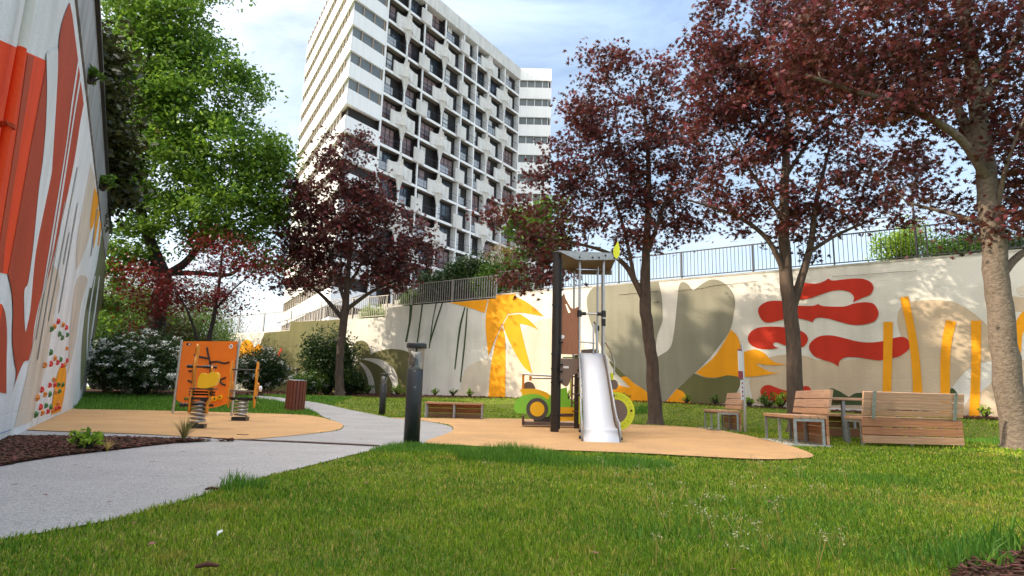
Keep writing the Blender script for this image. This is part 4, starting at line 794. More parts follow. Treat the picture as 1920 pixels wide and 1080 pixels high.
tree('red_maple', 'purple maple behind the slide whose low left branches hang over the amber palm shape', 'tree', [basept(1229, D3, 0.20), px3(1223, 690, D3, 0.165), px3(1215, 620, D3, 0.155), px3(1209, 560, D3, 0.155), px3(1212, 470, D3, 0.11), px3(1216, 370, D3, 0.085), px3(1214, 270, D3, 0.06), px3(1200, 150, D3, 0.025)],
     [[px3(1210, 565, D3, 0.11), px3(1192, 530, D3, 0.085), px3(1170, 495, D3, 0.07), px3(1130, 470, D3 - .3, 0.05), px3(1050, 450, D3 - .8, 0.03), px3(980, 440, D3 - 1, 0.015)],
      [px3(1212, 480, D3, 0.07), px3(1240, 400, D3, 0.05), px3(1270, 310, D3, 0.025)],
      [px3(1190, 525, D3, 0.06), px3(1170, 430, D3, 0.045), px3(1140, 330, D3, 0.03), px3(1120, 230, D3, 0.015)],
      [px3(1216, 380, D3, 0.045), px3(1170, 300, D3, 0.03), px3(1150, 180, D3, 0.015)],
      [px3(1150, 480, D3, 0.04), px3(1080, 500, D3 - .6, 0.03), px3(1010, 500, D3 - 1, 0.015)]],
     [blob(1150, 160, 80, 60, D3, 90), blob(1180, 240, 120, 80, D3, 110), blob(1110, 330, 110, 90, D3, 110), blob(1230, 340, 90, 90, D3, 100, 7000), blob(1000, 500, 65, 45, D3 - 1, 70, 4200), blob(1040, 420, 90, 60, D3 - .6, 80), blob(1270, 230, 70, 90, D3, 90, 6000), blob(1180, 430, 100, 60, D3, 90, 4500), blob(950, 400, 50, 40, D3 - 1, 60, 1500), blob(1270, 410, 75, 45, D3, 60, 3500), blob(1085, 230, 55, 45, D3), blob(1300, 320, 50, 60, D3), blob(1150, 110, 40, 25, D3), blob(1040, 330, 60, 50, D3 - .5), blob(1240, 130, 50, 40, D3)],
     330, 14000, 0.084, MLT, M['leaf_red'], M['bark'], 'purple maples along the mural wall', spread=0.24, shell=0.22)
D4 = 26.0
tree('red_maple', 'rounded purple maple by the far mural, in front of the tower', 'tree', [basept(634, D4, 0.20), px3(636, 690, D4, 0.165), px3(640, 640, D4, 0.16), px3(646, 590, D4, 0.16), px3(652, 520, D4, 0.11), px3(660, 420, D4, 0.06)],
     [[px3(644, 600, D4, 0.11), px3(610, 560, D4, 0.08), px3(575, 530, D4, 0.04)], [px3(650, 580, D4, 0.10), px3(700, 545, D4, 0.07), px3(760, 520, D4, 0.03)], [px3(648, 570, D4, 0.09), px3(625, 500, D4, 0.06), px3(600, 410, D4, 0.03)], [px3(652, 540, D4, 0.08), px3(690, 470, D4, 0.05), px3(720, 400, D4, 0.03)]],
     [blob(640, 380, 85, 100, D4), blob(630, 300, 50, 55, D4), blob(570, 470, 55, 75, D4, None, 5000), blob(700, 440, 80, 90, D4), blob(640, 480, 110, 75, D4), blob(760, 470, 65, 55, D4), blob(590, 400, 60, 70, D4), blob(690, 350, 40, 40, D4), blob(655, 265, 30, 25, D4), blob(560, 540, 45, 22, D4, None, 1300), blob(790, 440, 35, 35, D4), blob(740, 520, 60, 25, D4, None, 1500), blob(560, 380, 30, 35, D4)],
     260, 15500, 0.11, MLT, M['leaf_red'], M['bark'], 'purple maples along the mural wall', spread=0.32, shell=0.25, twig=0.014)
D5 = 23.5
tree('red_maple', 'slender young crimson maple with two thin stems behind the orange play panel', 'tree', [basept(386, D5, 0.085), px3(392, 640, D5, 0.08), px3(402, 590, D5, 0.075), px3(412, 520, D5, 0.055), px3(418, 460, D5, 0.03)],
     [[px3(388, 690, D5, 0.06), px3(372, 640, D5 - .2, 0.055), px3(350, 580, D5 - .3, 0.04), px3(320, 530, D5 - .3, 0.02)], [px3(404, 580, D5, 0.04), px3(440, 540, D5, 0.03), px3(490, 500, D5, 0.015)]],
     [blob(420, 480, 60, 40, D5), blob(370, 560, 60, 40, D5), blob(300, 540, 70, 45, D5, None, 3000), blob(480, 500, 50, 35, D5, None, 2000), blob(440, 560, 40, 30, D5, None, 900), blob(265, 600, 40, 40, D5, None, 900), blob(255, 520, 50, 30, D5, None, 900)],
     120, 5200, 0.075, MLT, M['leaf_red2'], M['bark_dark'], spread=0.4, shell=0.2)
DG = 25.0
tree('green_oak', 'tall fresh green oak with a forked dark trunk behind the white flowering shrub', 'tree', [basept(286, DG, 0.42), px3(292, 620, DG, 0.34), px3(300, 560, DG, 0.32), px3(306, 520, DG, 0.30), px3(280, 450, DG, 0.22), px3(262, 380, DG, 0.18), px3(258, 280, DG, 0.13), px3(270, 160, DG, 0.08), px3(290, 60, DG, 0.04)],
     [[px3(308, 518, DG, 0.20), px3(350, 490, DG, 0.16), px3(385, 440, DG, 0.12), px3(400, 390, DG, 0.09), px3(440, 330, DG, 0.04)],
      [px3(312, 512, DG, 0.12), px3(370, 512, DG, 0.10), px3(430, 515, DG - .4, 0.08), px3(460, 490, DG - .6, 0.03)],
      [px3(300, 505, DG, 0.12), px3(250, 505, DG, 0.09), px3(205, 492, DG, 0.04)], [px3(262, 370, DG, 0.08), px3(215, 300, DG, 0.05), px3(190, 240, DG, 0.03)],
      [px3(260, 290, DG, 0.08), px3(320, 220, DG, 0.06), px3(390, 160, DG, 0.03)], [px3(385, 440, DG, 0.08), px3(470, 400, DG, 0.06), px3(520, 370, DG, 0.03)]],
     [blob(280, 110, 95, 90, DG), blob(330, 40, 80, 60, DG), blob(250, 200, 90, 90, DG), blob(350, 210, 80, 80, DG), blob(440, 170, 55, 55, DG), blob(420, 290, 95, 80, DG), blob(500, 300, 55, 75, DG), blob(300, 330, 100, 90, DG), blob(440, 400, 95, 65, DG), blob(350, 430, 70, 45, DG, None, 2000), blob(240, 470, 60, 60, DG), blob(500, 400, 45, 45, DG), blob(240, 20, 70, 60, DG), blob(210, 340, 50, 70, DG), blob(380, 110, 50, 50, DG), blob(230, 560, 60, 40, DG, None, 1600), blob(480, 480, 50, 25, DG, None, 900), blob(370, -60, 100, 60, DG)],
     620, 50000, 0.102, OL, M['leaf_green'], M['bark_dark'], spread=0.42, shell=0.3, twig=0.016, flat=0.6)
# dark tree behind the left wall
def back_tree(name, label, x, y, h, r, m, n=9000, grp=None, cat='tree', z0=None, leafs=0.10, tm=OL, mb_=None, low=0.35):
    z = float(ground(x, y)) if z0 is None else z0
    tk = [(x, y, z, 0.2), (x + 0.1, y, z + h * 0.35, 0.15), (x - 0.1, y + 0.1, z + h * 0.7, 0.09), (x, y, z + h * 0.92, 0.03)]
    bl = [(x, y, z + h * (low + (1 - low) * 0.45), r * 0.85, r * 0.85, h * (1 - low) * 0.42, 5), (x + r * 0.4, y + r * 0.2, z + h * 0.62, r * 0.6, r * 0.6, h * 0.2, 2.5), (x - r * 0.45, y - r * 0.2, z + h * 0.68, r * 0.55, r * 0.55, h * 0.2, 2.5), (x + r * 0.1, y, z + h * 0.88, r * 0.45, r * 0.45, h * 0.12, 1.2)]
    return tree(name, label, cat, tk, [], bl, max(40, n // 70), n, leafs, tm, m, mb_ or M['bark_dark'], grp, spread=0.32, shell=0.3)
p = aty(205, 175, 17.5); back_tree('bronze_tree', 'dense dark bronze-green tree rising behind the top of the left wall', p[0] - 1.0, 17.5, 12.0, 1.75, M['leaf_darkred'], 16000, low=0.42, leafs=0.12)
for i, (x, y, h, r) in enumerate([(-16.5, 12.0, 18.0, 4.0), (-16.0, 5.5, 12.0, 3.2), (-21.5, 14, 19, 4.2), (-21, 7.5, 17.0, 4.0)]):  # unseen trees added behind the wall to keep sun off the mural
    back_tree('unseen_shade_tree', ['unseen shade tree added behind the middle of the left wall', 'unseen shade tree added behind the near end of the left wall', 'farther unseen shade tree added behind the left wall', 'unseen shade tree added well behind the left wall'][i], x, y, h, r, M['leaf_dark'], 12000, leafs=0.26, grp='unseen shade trees added behind the left wall')
# trees and bushes on the terrace
def bush(name, label, C, R, n, m, tm, leaf, cat='shrub', group=None, up=0.35, extra=None, stems=7, shell=0.55, kinds=None, lobes=7):
    cx, cy, cz = C; root = thing(name, label, cat, (cx, cy, cz), 0, group); rr = np.random.default_rng(int(abs(cx * 777 + cy * 31)) % 99999)
    mb = MB(); tips = []
    lob = [(np.array([0, 0, R[2] * 0.95]), np.array(R) * [0.8, 0.8, 0.95])]
    for i in range(lobes): a = 2 * math.pi * i / lobes + rr.uniform(-.3, .3); lob.append((np.array([math.cos(a) * R[0] * 0.5, math.sin(a) * R[1] * 0.5, R[2] * rr.uniform(0.65, 1.25)]), np.array(R) * rr.uniform(0.42, 0.62)))
    C_ = []
    for c, r in lob:
        k = max(6, n // 45 // len(lob)); d = rr.normal(size=(k, 3)); d /= np.linalg.norm(d, axis=1)[:, None]; C_.append(c + d * r * rr.uniform(shell, 1.05, (k, 1)))
    C_ = np.vstack(C_); C_[:, 2] = np.abs(C_[:, 2]) + 0.04
    for c in C_[:: max(1, len(C_) // 60)]: mb.tube([(c[0] * 0.1, c[1] * 0.1, 0), (c[0] * 0.55, c[1] * 0.55, c[2] * 0.6), tuple(c)], [0.02, 0.013, 0.004], 4, caps=False)
    mb.build('stems', M['bark_dark'], root)['kind'] = 'stuff'
    k = max(3, n // len(C_)); sp_ = 0.13 * max(R); P = (C_[:, None] + rr.normal(size=(len(C_), k, 3)) * sp_).reshape(-1, 3); P = P[P[:, 2] > 0.02]
    scatter('foliage', tm, P, leaf, m, root, up)
    if extra:
        ne, me_, se = extra; out = C_[rr.integers(0, len(C_), ne)]; cen = np.array([0, 0, R[2] * 0.8]); dn = (out - cen); out = cen + dn * 1.18 + 0.04 * rr.normal(size=out.shape); out = out[out[:, 2] > 0.1]
        Q = (out[:, None] + rr.normal(size=(len(out), 14, 3)) * se * [0.8, 0.8, 0.35]).reshape(-1, 3); scatter('blossom', SL, Q, se * 0.75, me_, root, 0.6)
    return root
def gb(px, Y, dz=0): p = aty(px, 740, Y); return (p[0], p[1], float(ground(p[0], p[1])) + dz)
bush('flowering_shrub', 'large dark shrub covered in white blossom left of the orange play panel', gb(262, 20.5), (1.55, 1.1, 1.15), 17000, M['leaf_dark'], SL, 0.055, extra=(420, M['petal'], 0.075))
bush('flowering_shrub', 'sparser blossoming shrub tight against the end of the left wall', gb(196, 22.0), (0.8, 0.8, 0.9), 7000, M['leaf_dark'], SL, 0.055, extra=(110, M['petal'], 0.07))
bush('flowering_shrub', 'lower white-flowering shrub to the right of the orange play panel', gb(480, 25.5), (1.15, 0.9, 1.0), 11000, M['leaf_dark'], SL, 0.055, extra=(200, M['petal'], 0.075))
bush('flowering_shrub', 'low flowering shrub behind the litter bin', gb(575, 28.0), (0.85, 0.7, 0.55), 6000, M['leaf_mid'], SL, 0.055, extra=(100, M['petal'], 0.075))
bush('evergreen_shrub', 'tall dark evergreen shrub against the olive part of the mural wall', gb(612, 29.0), (1.15, 0.9, 1.75), 15000, M['leaf_dark'], SL, 0.07)
bush('evergreen_shrub', 'small dark shrub at the foot of the far purple maple', gb(655, 28.6), (0.7, 0.6, 0.6), 6000, M['leaf_dark'], SL, 0.07)
for i, (px, Y, R, h) in enumerate([(180, 29, 2.2, 2.4), (235, 31, 2.3, 2.9), (300, 32, 2.4, 2.6), (360, 33, 2.2, 2.4), (215, 36, 3.0, 4.4), (330, 38, 3, 4.0)]):
    bush('conifer_shrub', ['olive conifer mass beside the wall end', 'drooping olive conifer behind the big blossom shrub', 'brown-green conifer behind the oak trunk', 'conifer bush behind the orange play panel', 'taller conifer at the back behind the wall end', 'taller conifer at the back behind the oak'][i], gb(px, Y), (R, R * 0.8, h * 1.05), 12000, M['conifer'] if i % 3 else M['leaf_mid'], ND, 0.12, up=0.15)
def tb(s, off, z): p = MP + MD * s + MN * off; return (p[0], p[1], z)
sx = lambda px, py=560: s_of(px, py)
for i, (px, R, h, m, lab) in enumerate([(790, 1.2, 1.5, 'leaf_dark', 'dark hedge bush at the left end of the close-set railing'), (845, 1.3, 1.9, 'leaf_dark', 'dark hedge bush at the middle of the close-set railing'), (905, 1.2, 1.7, 'leaf_mid', 'greener hedge bush at the right end of the close-set railing'), (750, 0.8, 0.8, 'leaf_mid', 'small climbing bush over the step of the railing')]):
    bush('hedge_bush', lab, tb(sx(px), -1.5, 4.5), (R * 1.15, R * 0.8, h * 0.78), 10000, M[m], SL, 0.075, group='hedge behind the close-set railing' if False else None)
bush('tan_shrub', 'dry tan plumed shrub above the dark hedge', tb(sx(872), -3.2, 6.3), (1.2, 0.8, 1.0), 3000, M['leaf_tan'], ND, 0.07, up=0.1)
bush('yellow_shrub', 'small yellow-green shrub behind the stepped railing', tb(sx(672), -1.0, 4.0), (0.8, 0.5, 0.55), 2600, M['leaf_lime'], ND, 0.08)
q = tb(sx(935), -3.2, 4.7)
back_tree('light_green_tree', 'small fresh green tree in front of the tower base', q[0], q[1], 5.4, 1.7, M['leaf_green'], 3600, z0=q[2], leafs=0.12, low=0.4)
q = tb(sx(1695), -2.4, 4.7); bush('round_bush', 'airy light green bush behind the railing, right of the forked maple', q, (0.95, 0.9, 1.1), 4200, M['leaf_lime'], SL, 0.055, shell=0.2)
q = tb(sx(1815), -1.8, 4.7); bush('low_bush', 'low dark green bush behind the railing next to the biggest maple', q, (1.3, 0.7, 0.5), 6000, M['leaf_mid'], SL, 0.06)
q = tb(sx(1900), -2.6, 4.7); bush('low_bush', 'dark bush behind the wire fence at the right edge', q, (1.2, 0.8, 0.75), 5000, M['leaf_dark'], SL, 0.06)
# sapling hanging over the parapet of the left wall
q = on_plane(170, 142, LP, LD, 0.05); bush('wall_weed', 'small leafy sprig growing out of the left wall parapet', tuple(q - np.array([0, 0, 0.12])), (0.16, 0.16, 0.12), 130, M['leaf_mid'], SL, 0.06, lobes=3)
q = on_plane(194, 348, LP, LD, 0.1); bush('wall_weed', 'leafy twig hanging over the far part of the parapet', tuple(q - np.array([0, 0, 0.12])), (0.3, 0.3, 0.22), 260, M['leaf_green'], SL, 0.08, lobes=3)

# ------------------------------------------------------------------ bollard lamps
def bollard():
    t = thing('bollard_lamp', 'bollard', 'lamp'); H_ = 0.91; R_ = 0.094
    mb = MB(); mb.lathe([(0.001, -0.02), (R_, -0.02), (R_, H_ - 0.004), (R_ - 0.004, H_), (0.001, H_)], 28); mb.build('post', M['bollard'], t)
    mb = MB(); mb.lathe([(0.062, H_ + 0.001), (0.045, H_ + 0.03), (0.024, H_ + 0.09), (0.014, H_ + 0.17), (0.009, H_ + 0.245)], 16); mb.build('reflector_cone', M['bollard'], t)
    mb = MB(); mb.lathe([(0.093, H_ + 0.001), (0.104, H_ + 0.245), (0.101, H_ + 0.245), (0.090, H_ + 0.001)], 28); mb.build('clear_cylinder', M['glass_clear'], t)
    mb = MB(); mb.lathe([(0.001, H_ + 0.246), (0.118, H_ + 0.246), (0.121, H_ + 0.252), (0.121, H_ + 0.295), (0.113, H_ + 0.305), (0.001, H_ + 0.308)], 28); mb.build('cap', M['bollard'], t)
    for a in (0.6, 2.7, 4.8):
        mb = MB(); mb.tube([((R_) * math.cos(a), R_ * math.sin(a), H_ - 0.03), ((R_ + 0.004) * math.cos(a), (R_ + 0.004) * math.sin(a), H_ - 0.03)], 0.006, 8); mb.build('screw', M['steel'], t)
    mb = MB(); a = -1.35
    for zz in (H_ - 0.21, H_ - 0.225): mb.box((math.cos(a) * (R_ + 0.0005), math.sin(a) * (R_ + 0.0005), zz), (0.002, 0.028, 0.005), Matrix.Rotation(a, 3, 'Z'))
    mb.build('maker_mark', M['galv'], t); return t
B0 = bollard(); q = atz(771, 838.5); B0.location = (q[0], q[1], 0); B0['label'] = 'nearest charcoal bollard lamp, standing in the grass beside the path'; B0['group'] = 'charcoal bollard lamps along the path'
c = copy_tree(B0); q = atg(716, 777.5); c.location = q; c.scale = (0.93,) * 3; c['label'] = 'middle-distance bollard lamp on the lawn edge right of the far purple maple'
c = copy_tree(B0); q = aty(553, 750, 28.5); c.location = (q[0], q[1], float(ground(q[0], q[1]))); c['label'] = 'farthest bollard lamp, its head showing just above the litter bin'

# ------------------------------------------------------------------ litter bin
q = atg(552, 771.5); bn = thing('litter_bin', 'round litter bin clad in dark red wooden slats beside the path', 'bin', q)
sc_ = q[1] / F; rb = 16.5 * sc_; hb = 57 * sc_
mb = MB(); mb.lathe([(rb * 0.86, 0.05), (rb * 0.86, hb - 0.03), (rb * 0.8, hb - 0.03), (rb * 0.8, 0.05)], 24); mb.build('liner', M['black'], bn)
pr = None; ns = 18
for i in range(ns):
    a = 2 * math.pi * i / ns
    if pr is None: mb = MB(); mb.bb(-0.013, 0.013, -rb * 0.145, rb * 0.145, 0.02, hb - 0.02); pr = mb.build('slat', M['woodbin'], bn, bevel=0.004)
    o = pr if i == 0 else copy_obj(pr, bn)
    o.location = (rb * math.cos(a), rb * math.sin(a), 0); o.rotation_euler = (0, 0, a)
mb = MB(); mb.lathe([(rb * 1.06, hb - 0.018), (rb * 1.06, hb), (rb * 0.7, hb + 0.006), (rb * 0.7, hb - 0.018), (rb * 1.06, hb - 0.018)], 28); mb.build('rim', M['galv'], bn)
mb = MB(); mb.lathe([(0.001, -0.06), (rb * 0.5, -0.06), (rb * 0.5, 0.05), (0.001, 0.05)], 16); mb.build('foot', M['concrete'], bn)

# ------------------------------------------------------------------ wooden benches
def plank(mbn, parent, x0, x1, y0, y1, z0, z1, m, name='plank', rot=None):
    mb = MB(); mb.box((0, 0, 0), (x1 - x0, y1 - y0, z1 - z0)); o = mb.build(name, m, parent, bevel=0.005); o.location = ((x0 + x1) / 2, (y0 + y1) / 2, (z0 + z1) / 2)
    if rot: o.rotation_euler = rot
    return o
def bench(label, loc, rz, Lb, mw_=None, back=True, sd=0.50, sh=0.46, lower=True, legs=3, group='larch benches with galvanised frames', bh=0.86, straps=False):
    """x along the bench, front towards -y"""
    t = thing('wooden_bench', label, 'bench', loc, rz, group); wm = mw_ or M['wood']
    n = 4; bw = sd / n
    for i in range(n): plank(None, t, 0, Lb, -sd + i * bw + 0.004, -sd + (i + 1) * bw - 0.004, sh - 0.05, sh, [wm, M['wood2'], wm, M['wood']][i], 'seat_board')
    # U frames
    for k in range(legs):
        x = 0.03 + (Lb - 0.06) * k / (legs - 1); mb = MB(); w_ = 0.022
        mb.bb(x - w_, x + w_, -sd + 0.02, -sd + 0.055, 0, sh - 0.052); mb.bb(x - w_, x + w_, -0.075, -0.04, 0, sh - 0.052); mb.bb(x - w_, x + w_, -sd + 0.055, -0.075, sh - 0.09, sh - 0.052)
        mb.build('leg_frame', M['galv'], t)
    if back:
        hs = [0.145, 0.145, 0.10]; z = sh + 0.015; lean = 0.20
        for i, h in enumerate(hs[::-1]):
            y = 0.02 + (z - sh) * lean; o = plank(None, t, 0, Lb, -0.02, 0.02, 0, h - 0.012, [wm, M['wood2'], M['wood2']][i], 'back_board'); o.location = (Lb / 2, y + h * lean / 2, z + h / 2); o.rotation_euler = (-lean, 0, 0); z += h
    if lower:
        z = 0.03; hh = (sh - 0.05) / 3
        for i in range(3): plank(None, t, 0, Lb, -0.02, 0.02, z, z + hh - 0.012, [M['wood'], M['wood3'], M['wood3']][i], 'skirt_board'); z += hh
    if straps:
        for x in (0.16, Lb - 0.16):
            mb = MB(); mb.box((x, 0.105, sh + 0.19), (0.055, 0.006, 0.44), Matrix.Rotation(-0.20, 3, 'X'))
            for k in range(9): mb.box((x, 0.107 + (k - 4) * 0.045 * 0.2 * 1.0, sh + 0.19 + (k - 4) * 0.045), (0.016, 0.012, 0.010), Matrix.Rotation(-0.20, 3, 'X'))
            mb.build('steel_strap', M['galv'], t)
    return t
# bench facing left: local -y -> world -x  => rz = -90deg ; local x -> world -y (towards the camera)
def side_bench(label, near, far, sd):
    near = np.array(near[:2]); far = np.array(far[:2]); d = near - far; Lb = np.linalg.norm(d); a = math.atan2(d[1], d[0])
    # local -y should point left (-x)
    yv = np.array([-math.sin(a), math.cos(a)]); org = far + yv * sd
    return org, a, Lb
N3 = aty(1489, 839, 9.55); F3 = aty(1433, 829, 11.15); org, a, Lb = side_bench('', N3, F3, 0.5)
bench('nearer wooden bench seen from its end, weathered backrest facing left', (org[0], org[1], 0.0), a, Lb)
mb = MB(); mb.bb(-0.05, Lb + 0.02, -0.62, 0.05, -0.05, 0.012); pad = mb.build('concrete_pad', M['concrete']); pad.location = (org[0], org[1], 0.008); pad.rotation_euler = (0, 0, a); pad['kind'] = 'structure'
N2_ = aty(1347.5, 810, 13.7); F2_ = aty(1322, 806, 15.4); org, a, Lb = side_bench('', N2_, F2_, 0.47)
bench('smaller wooden bench farther back, beside the sign post', (org[0], org[1], 0.0), a, Lb)
pad = pad.copy(); COL.objects.link(pad); pad.location = (org[0], org[1], 0.008); pad.rotation_euler = (0, 0, a)
qa = aty(795, 786, 16.4); qb = aty(905, 788, 16.4); a = math.atan2(qb[1] - qa[1], qb[0] - qa[0])
bench('backless wooden bench at the rear edge of the ochre play surface', (qa[0], qa[1] + 0.45, 0.0), 0.0, float(qb[0] - qa[0]), back=False, sd=0.45, sh=0.44, legs=3)
# picnic set
PB_l = aty(1618, 828, 10.0); PB_r = aty(1807, 829, 10.05); dv = (PB_r - PB_l)[:2]; Lp = float(np.linalg.norm(dv)); a = math.atan2(dv[1], dv[0]) + math.pi
bench('long plank bench seen from behind, with two steel straps on its backrest', (PB_r[0], PB_r[1], 0.02), a, Lp, M['wood'], sd=0.48, sh=0.44, straps=True, group='larch benches with galvanised frames')
ux = np.array([math.cos(a + math.pi), math.sin(a + math.pi)]); uy = np.array([-ux[1], ux[0]])     # ux to the right along the bench, uy away from the camera
tp = thing('picnic_table', 'larch picnic table with board end panel between the two benches', 'table', (*(PB_l[:2] + uy * 0.85 - ux * 0.08), 0.02), a + math.pi)
for i in range(5): plank(None, tp, 0, Lp + 0.2, i * 0.15, i * 0.15 + 0.142, 0.70, 0.745, M['wood'] if i % 2 else M['wood2'], 'table_board')
for i in range(4): 
    o = plank(None, tp, 0.0, 0.04, 0.04 + i * 0.165, 0.04 + i * 0.165 + 0.158, 0.0, 0.695, M['wood2'] if i % 2 else M['wood'], 'end_board')
for x in (0.32, Lp + 0.05):
    mb = MB(); mb.bb(x - .025, x + .025, 0.04, 0.09, 0, 0.695); mb.bb(x - .025, x + .025, 0.64, 0.69, 0, 0.695); mb.bb(x - .025, x + .025, 0.09, 0.64, 0.645, 0.695); mb.build('leg_frame', M['galv'], tp)
plank(None, tp, 0.3, Lp + 0.1, 0.62, 0.65, 0.05, 0.2, M['wood3'], 'stretcher_board')
q = PB_l[:2] + uy * 2.5 + ux * 0.30
bench('bench on the far side of the picnic table, mostly hidden', (q[0], q[1], 0.04), a + math.pi, Lp, M['wood'], back=False, sd=0.45, sh=0.43, legs=3)

# ------------------------------------------------------------------ sign post
q = atz(1397.5, 810, 0.02); sg = thing('sign_post', 'slim silver post with a small maroon and white notice seen almost edge on', 'sign', q)
sH = 160 * q[1] / F
mb = MB(); mb.tube([(0, 0, 0), (0, 0, sH)], 0.032, 12); mb.build('post', M['steel'], sg)
rs = Matrix.Rotation(math.radians(20), 3, 'Z')
mb = MB(); mb.box((-0.06, -0.055, sH - 0.42), (0.010, 0.20, 0.60), Matrix.Rotation(math.radians(-52), 3, 'Z')); mb.build('sign_plate', M['white'], sg)
mb = MB(); mb.box((-0.0605, -0.0565, sH - 0.66), (0.014, 0.205, 0.16), Matrix.Rotation(math.radians(-52), 3, 'Z')); mb.build('maroon_footer', M['maroon'], sg)
mb = MB(); mb.box((-0.0605, -0.0565, sH - 0.125), (0.014, 0.205, 0.035), Matrix.Rotation(math.radians(-52), 3, 'Z')); mb.build('maroon_header', M['maroon'], sg)
mb = MB(); mb.box((-0.05, -0.05, sH - 0.98), (0.008, 0.11, 0.42), Matrix.Rotation(math.radians(-52), 3, 'Z')); mb.build('pictogram_strip', M['white'], sg)
for k in range(4):
    mb = MB(); mb.tube([(-0.056, -0.055, sH - 0.84 - k * 0.09), (-0.062, -0.060, sH - 0.84 - k * 0.09)], 0.028, 12); mb.build('pictogram', M['maroon'], sg)

# ------------------------------------------------------------------ play panel
PL = aty(324, 775, 14.9); PR = aty(434, 781, 14.4); PL[2] = PR[2] = 0.02
dv = (PR - PL)[:2]; Wp = float(np.linalg.norm(dv)); a = math.atan2(dv[1], dv[0])
pp = thing('activity_board', 'upright orange play panel with a branching black slot pattern between two steel posts', 'play panel', (PL[0], PL[1], 0.02), a)
Hp = 137 * 14.6 / F
for x in (0, Wp): 
    mb = MB(); mb.tube([(x, 0, 0), (x, 0, Hp)], 0.027, 12); mb.tube([(x, 0, Hp), (x, 0, Hp + 0.012)], 0.024, 12); mb.build('post', M['steel'], pp)
zt = Hp - 0.03; zb_ = 0.23
out = [(0.05, zt - 0.02), (0.05, zb_ + 0.10)] + [(0.05 + (Wp - 0.1) * t, zb_ + 0.10 - 0.19 * math.sin(math.pi * t) ** 0.8) for t in np.linspace(0.04, 0.96, 14)] + [(Wp - 0.05, zb_ + 0.10), (Wp - 0.05, zt - 0.02), (Wp - 0.08, zt)] + [(0.08, zt)]
mb = MB(); mb.prism(out, 0.02, 'y', -0.01); mb.build('board', M['orange'], pp)
# zoomed crop (320..500,640..820; x6) -> panel coordinates
def pc(X, Y_): 
    u = (X - 105 + (Y_ - 20) * 0.112) / 655; return (0.05 + u * (Wp - 0.1), -0.012, zt - (Y_ - 20 - 25 * u) / 635 * (zt - zb_ - 0.1))
for L_, w_ in (([(400, 115), (415, 170), (432, 230), (445, 330), (440, 460)], 0.020), ([(255, 172), (310, 198), (370, 210), (425, 218)], 0.020), ([(445, 265), (500, 258), (545, 262), (610, 278), (655, 265)], 0.018), ([(185, 352), (270, 356)], 0.018), ([(178, 452), (215, 470), (250, 470)], 0.018), ([(440, 470), (500, 468), (560, 455), (622, 428)], 0.018), ([(555, 465), (580, 495), (622, 510)], 0.018)):
    q_ = smooth_poly([(*p, ) for p in L_], 4, False); mb = MB(); mb.tube([pc(*p) for p in q_], w_ * 1.25, 8); mb.build('slot_branch', M['black'], pp)
mb = MB(); mb.tube([pc(155, 655), pc(200, 655), pc(255, 665)], 0.022, 8); mb.sphere(pc(155, 650), 0.04, 12, 8); mb.build('slider', M['greenplate'], pp)
for (X, Y_) in ((462, 660), (508, 655), (568, 640)):
    mb = MB(); c = Vector(pc(X, Y_)); mb.tube([c, c + Vector((0, -0.03, 0))], 0.055, 18); o = mb.build('spinner', M['yellow'], pp); mb = MB(); mb.tube([c + Vector((0, -0.031, 0)), c + Vector((0, -0.04, 0))], 0.02, 12); mb.build('hub', M['black'], o)
for (X, Y_) in ((685, 98),): mb = MB(); c = Vector(pc(X, Y_)); mb.tube([c, c + Vector((0, -0.004, 0))], 0.055, 20); o = mb.build('round_sticker', M['white'], pp); mb = MB(); mb.tube([c + Vector((0, -0.0045, 0)), c + Vector((0, -0.006, 0))], 0.028, 12); mb.build('sticker_mark', M['galv'], o)
mb = MB(); c = Vector(pc(178, 55)); mb.box(c, (0.13, 0.006, 0.05)); o = mb.build('name_tag', M['black'], pp); mb = MB(); mb.box(c + Vector((0.028, -0.004, 0)), (0.05, 0.003, 0.03)); mb.build('tag_mark', M['white'], o)
for (X, Y_) in ((438, 300), (438, 438)): mb = MB(); c = Vector(pc(X, Y_)) + Vector((0, -0.03, 0)); mb.tube([c - Vector((0.10, 0, 0)), c + Vector((0.10, 0, 0))], 0.012, 8); mb.sphere(c - Vector((0.10, 0, 0)), 0.02); mb.sphere(c + Vector((0.10, 0, 0)), 0.02); mb.build('rung_knob', M['galv'], pp)
for x in (0.03, Wp - 0.03):
    for z in (Hp * 0.93, Hp * 0.58, Hp * 0.22): mb = MB(); mb.box((x, 0, z), (0.07, 0.03, 0.035)); mb.build('bracket', M['galv'], pp)

# ------------------------------------------------------------------ spring riders
def spring(parent, r, z0, z1, turns, wr=0.016):
    pts = [(r * math.cos(2 * math.pi * turns * t), r * math.sin(2 * math.pi * turns * t), z0 + (z1 - z0) * t) for t in np.linspace(0, 1, int(turns * 20))]
    mb = MB(); mb.tube(pts, wr, 7); mb.build('spring', M['steel'], parent)
def wavy_panel(h, flip=1):
    L_ = [(0.02, 0), (0.09, 0.03), (0.10, 0.15), (0.17, 0.28), (0.20, 0.38), (0.15, 0.50), (0.10, 0.60), (0.13, 0.74), (0.19, 0.86), (0.16, 0.97), (0.08, 1.0), (0.02, 0.95), (0.03, 0.84), (-0.03, 0.72), (-0.03, 0.58), (0.02, 0.45), (0.02, 0.35), (-0.05, 0.2), (-0.04, 0.05)]
    return [(x * flip, z * h) for x, z in smooth_poly(L_, 3)]
sA = 9.9 / F
q = atz(368, 805); ra = thing('spring_rider', 'nearer spring rocker with wavy amber sides and a bright yellow seat', 'spring rider', (q[0], q[1], 0.02), math.radians(106))
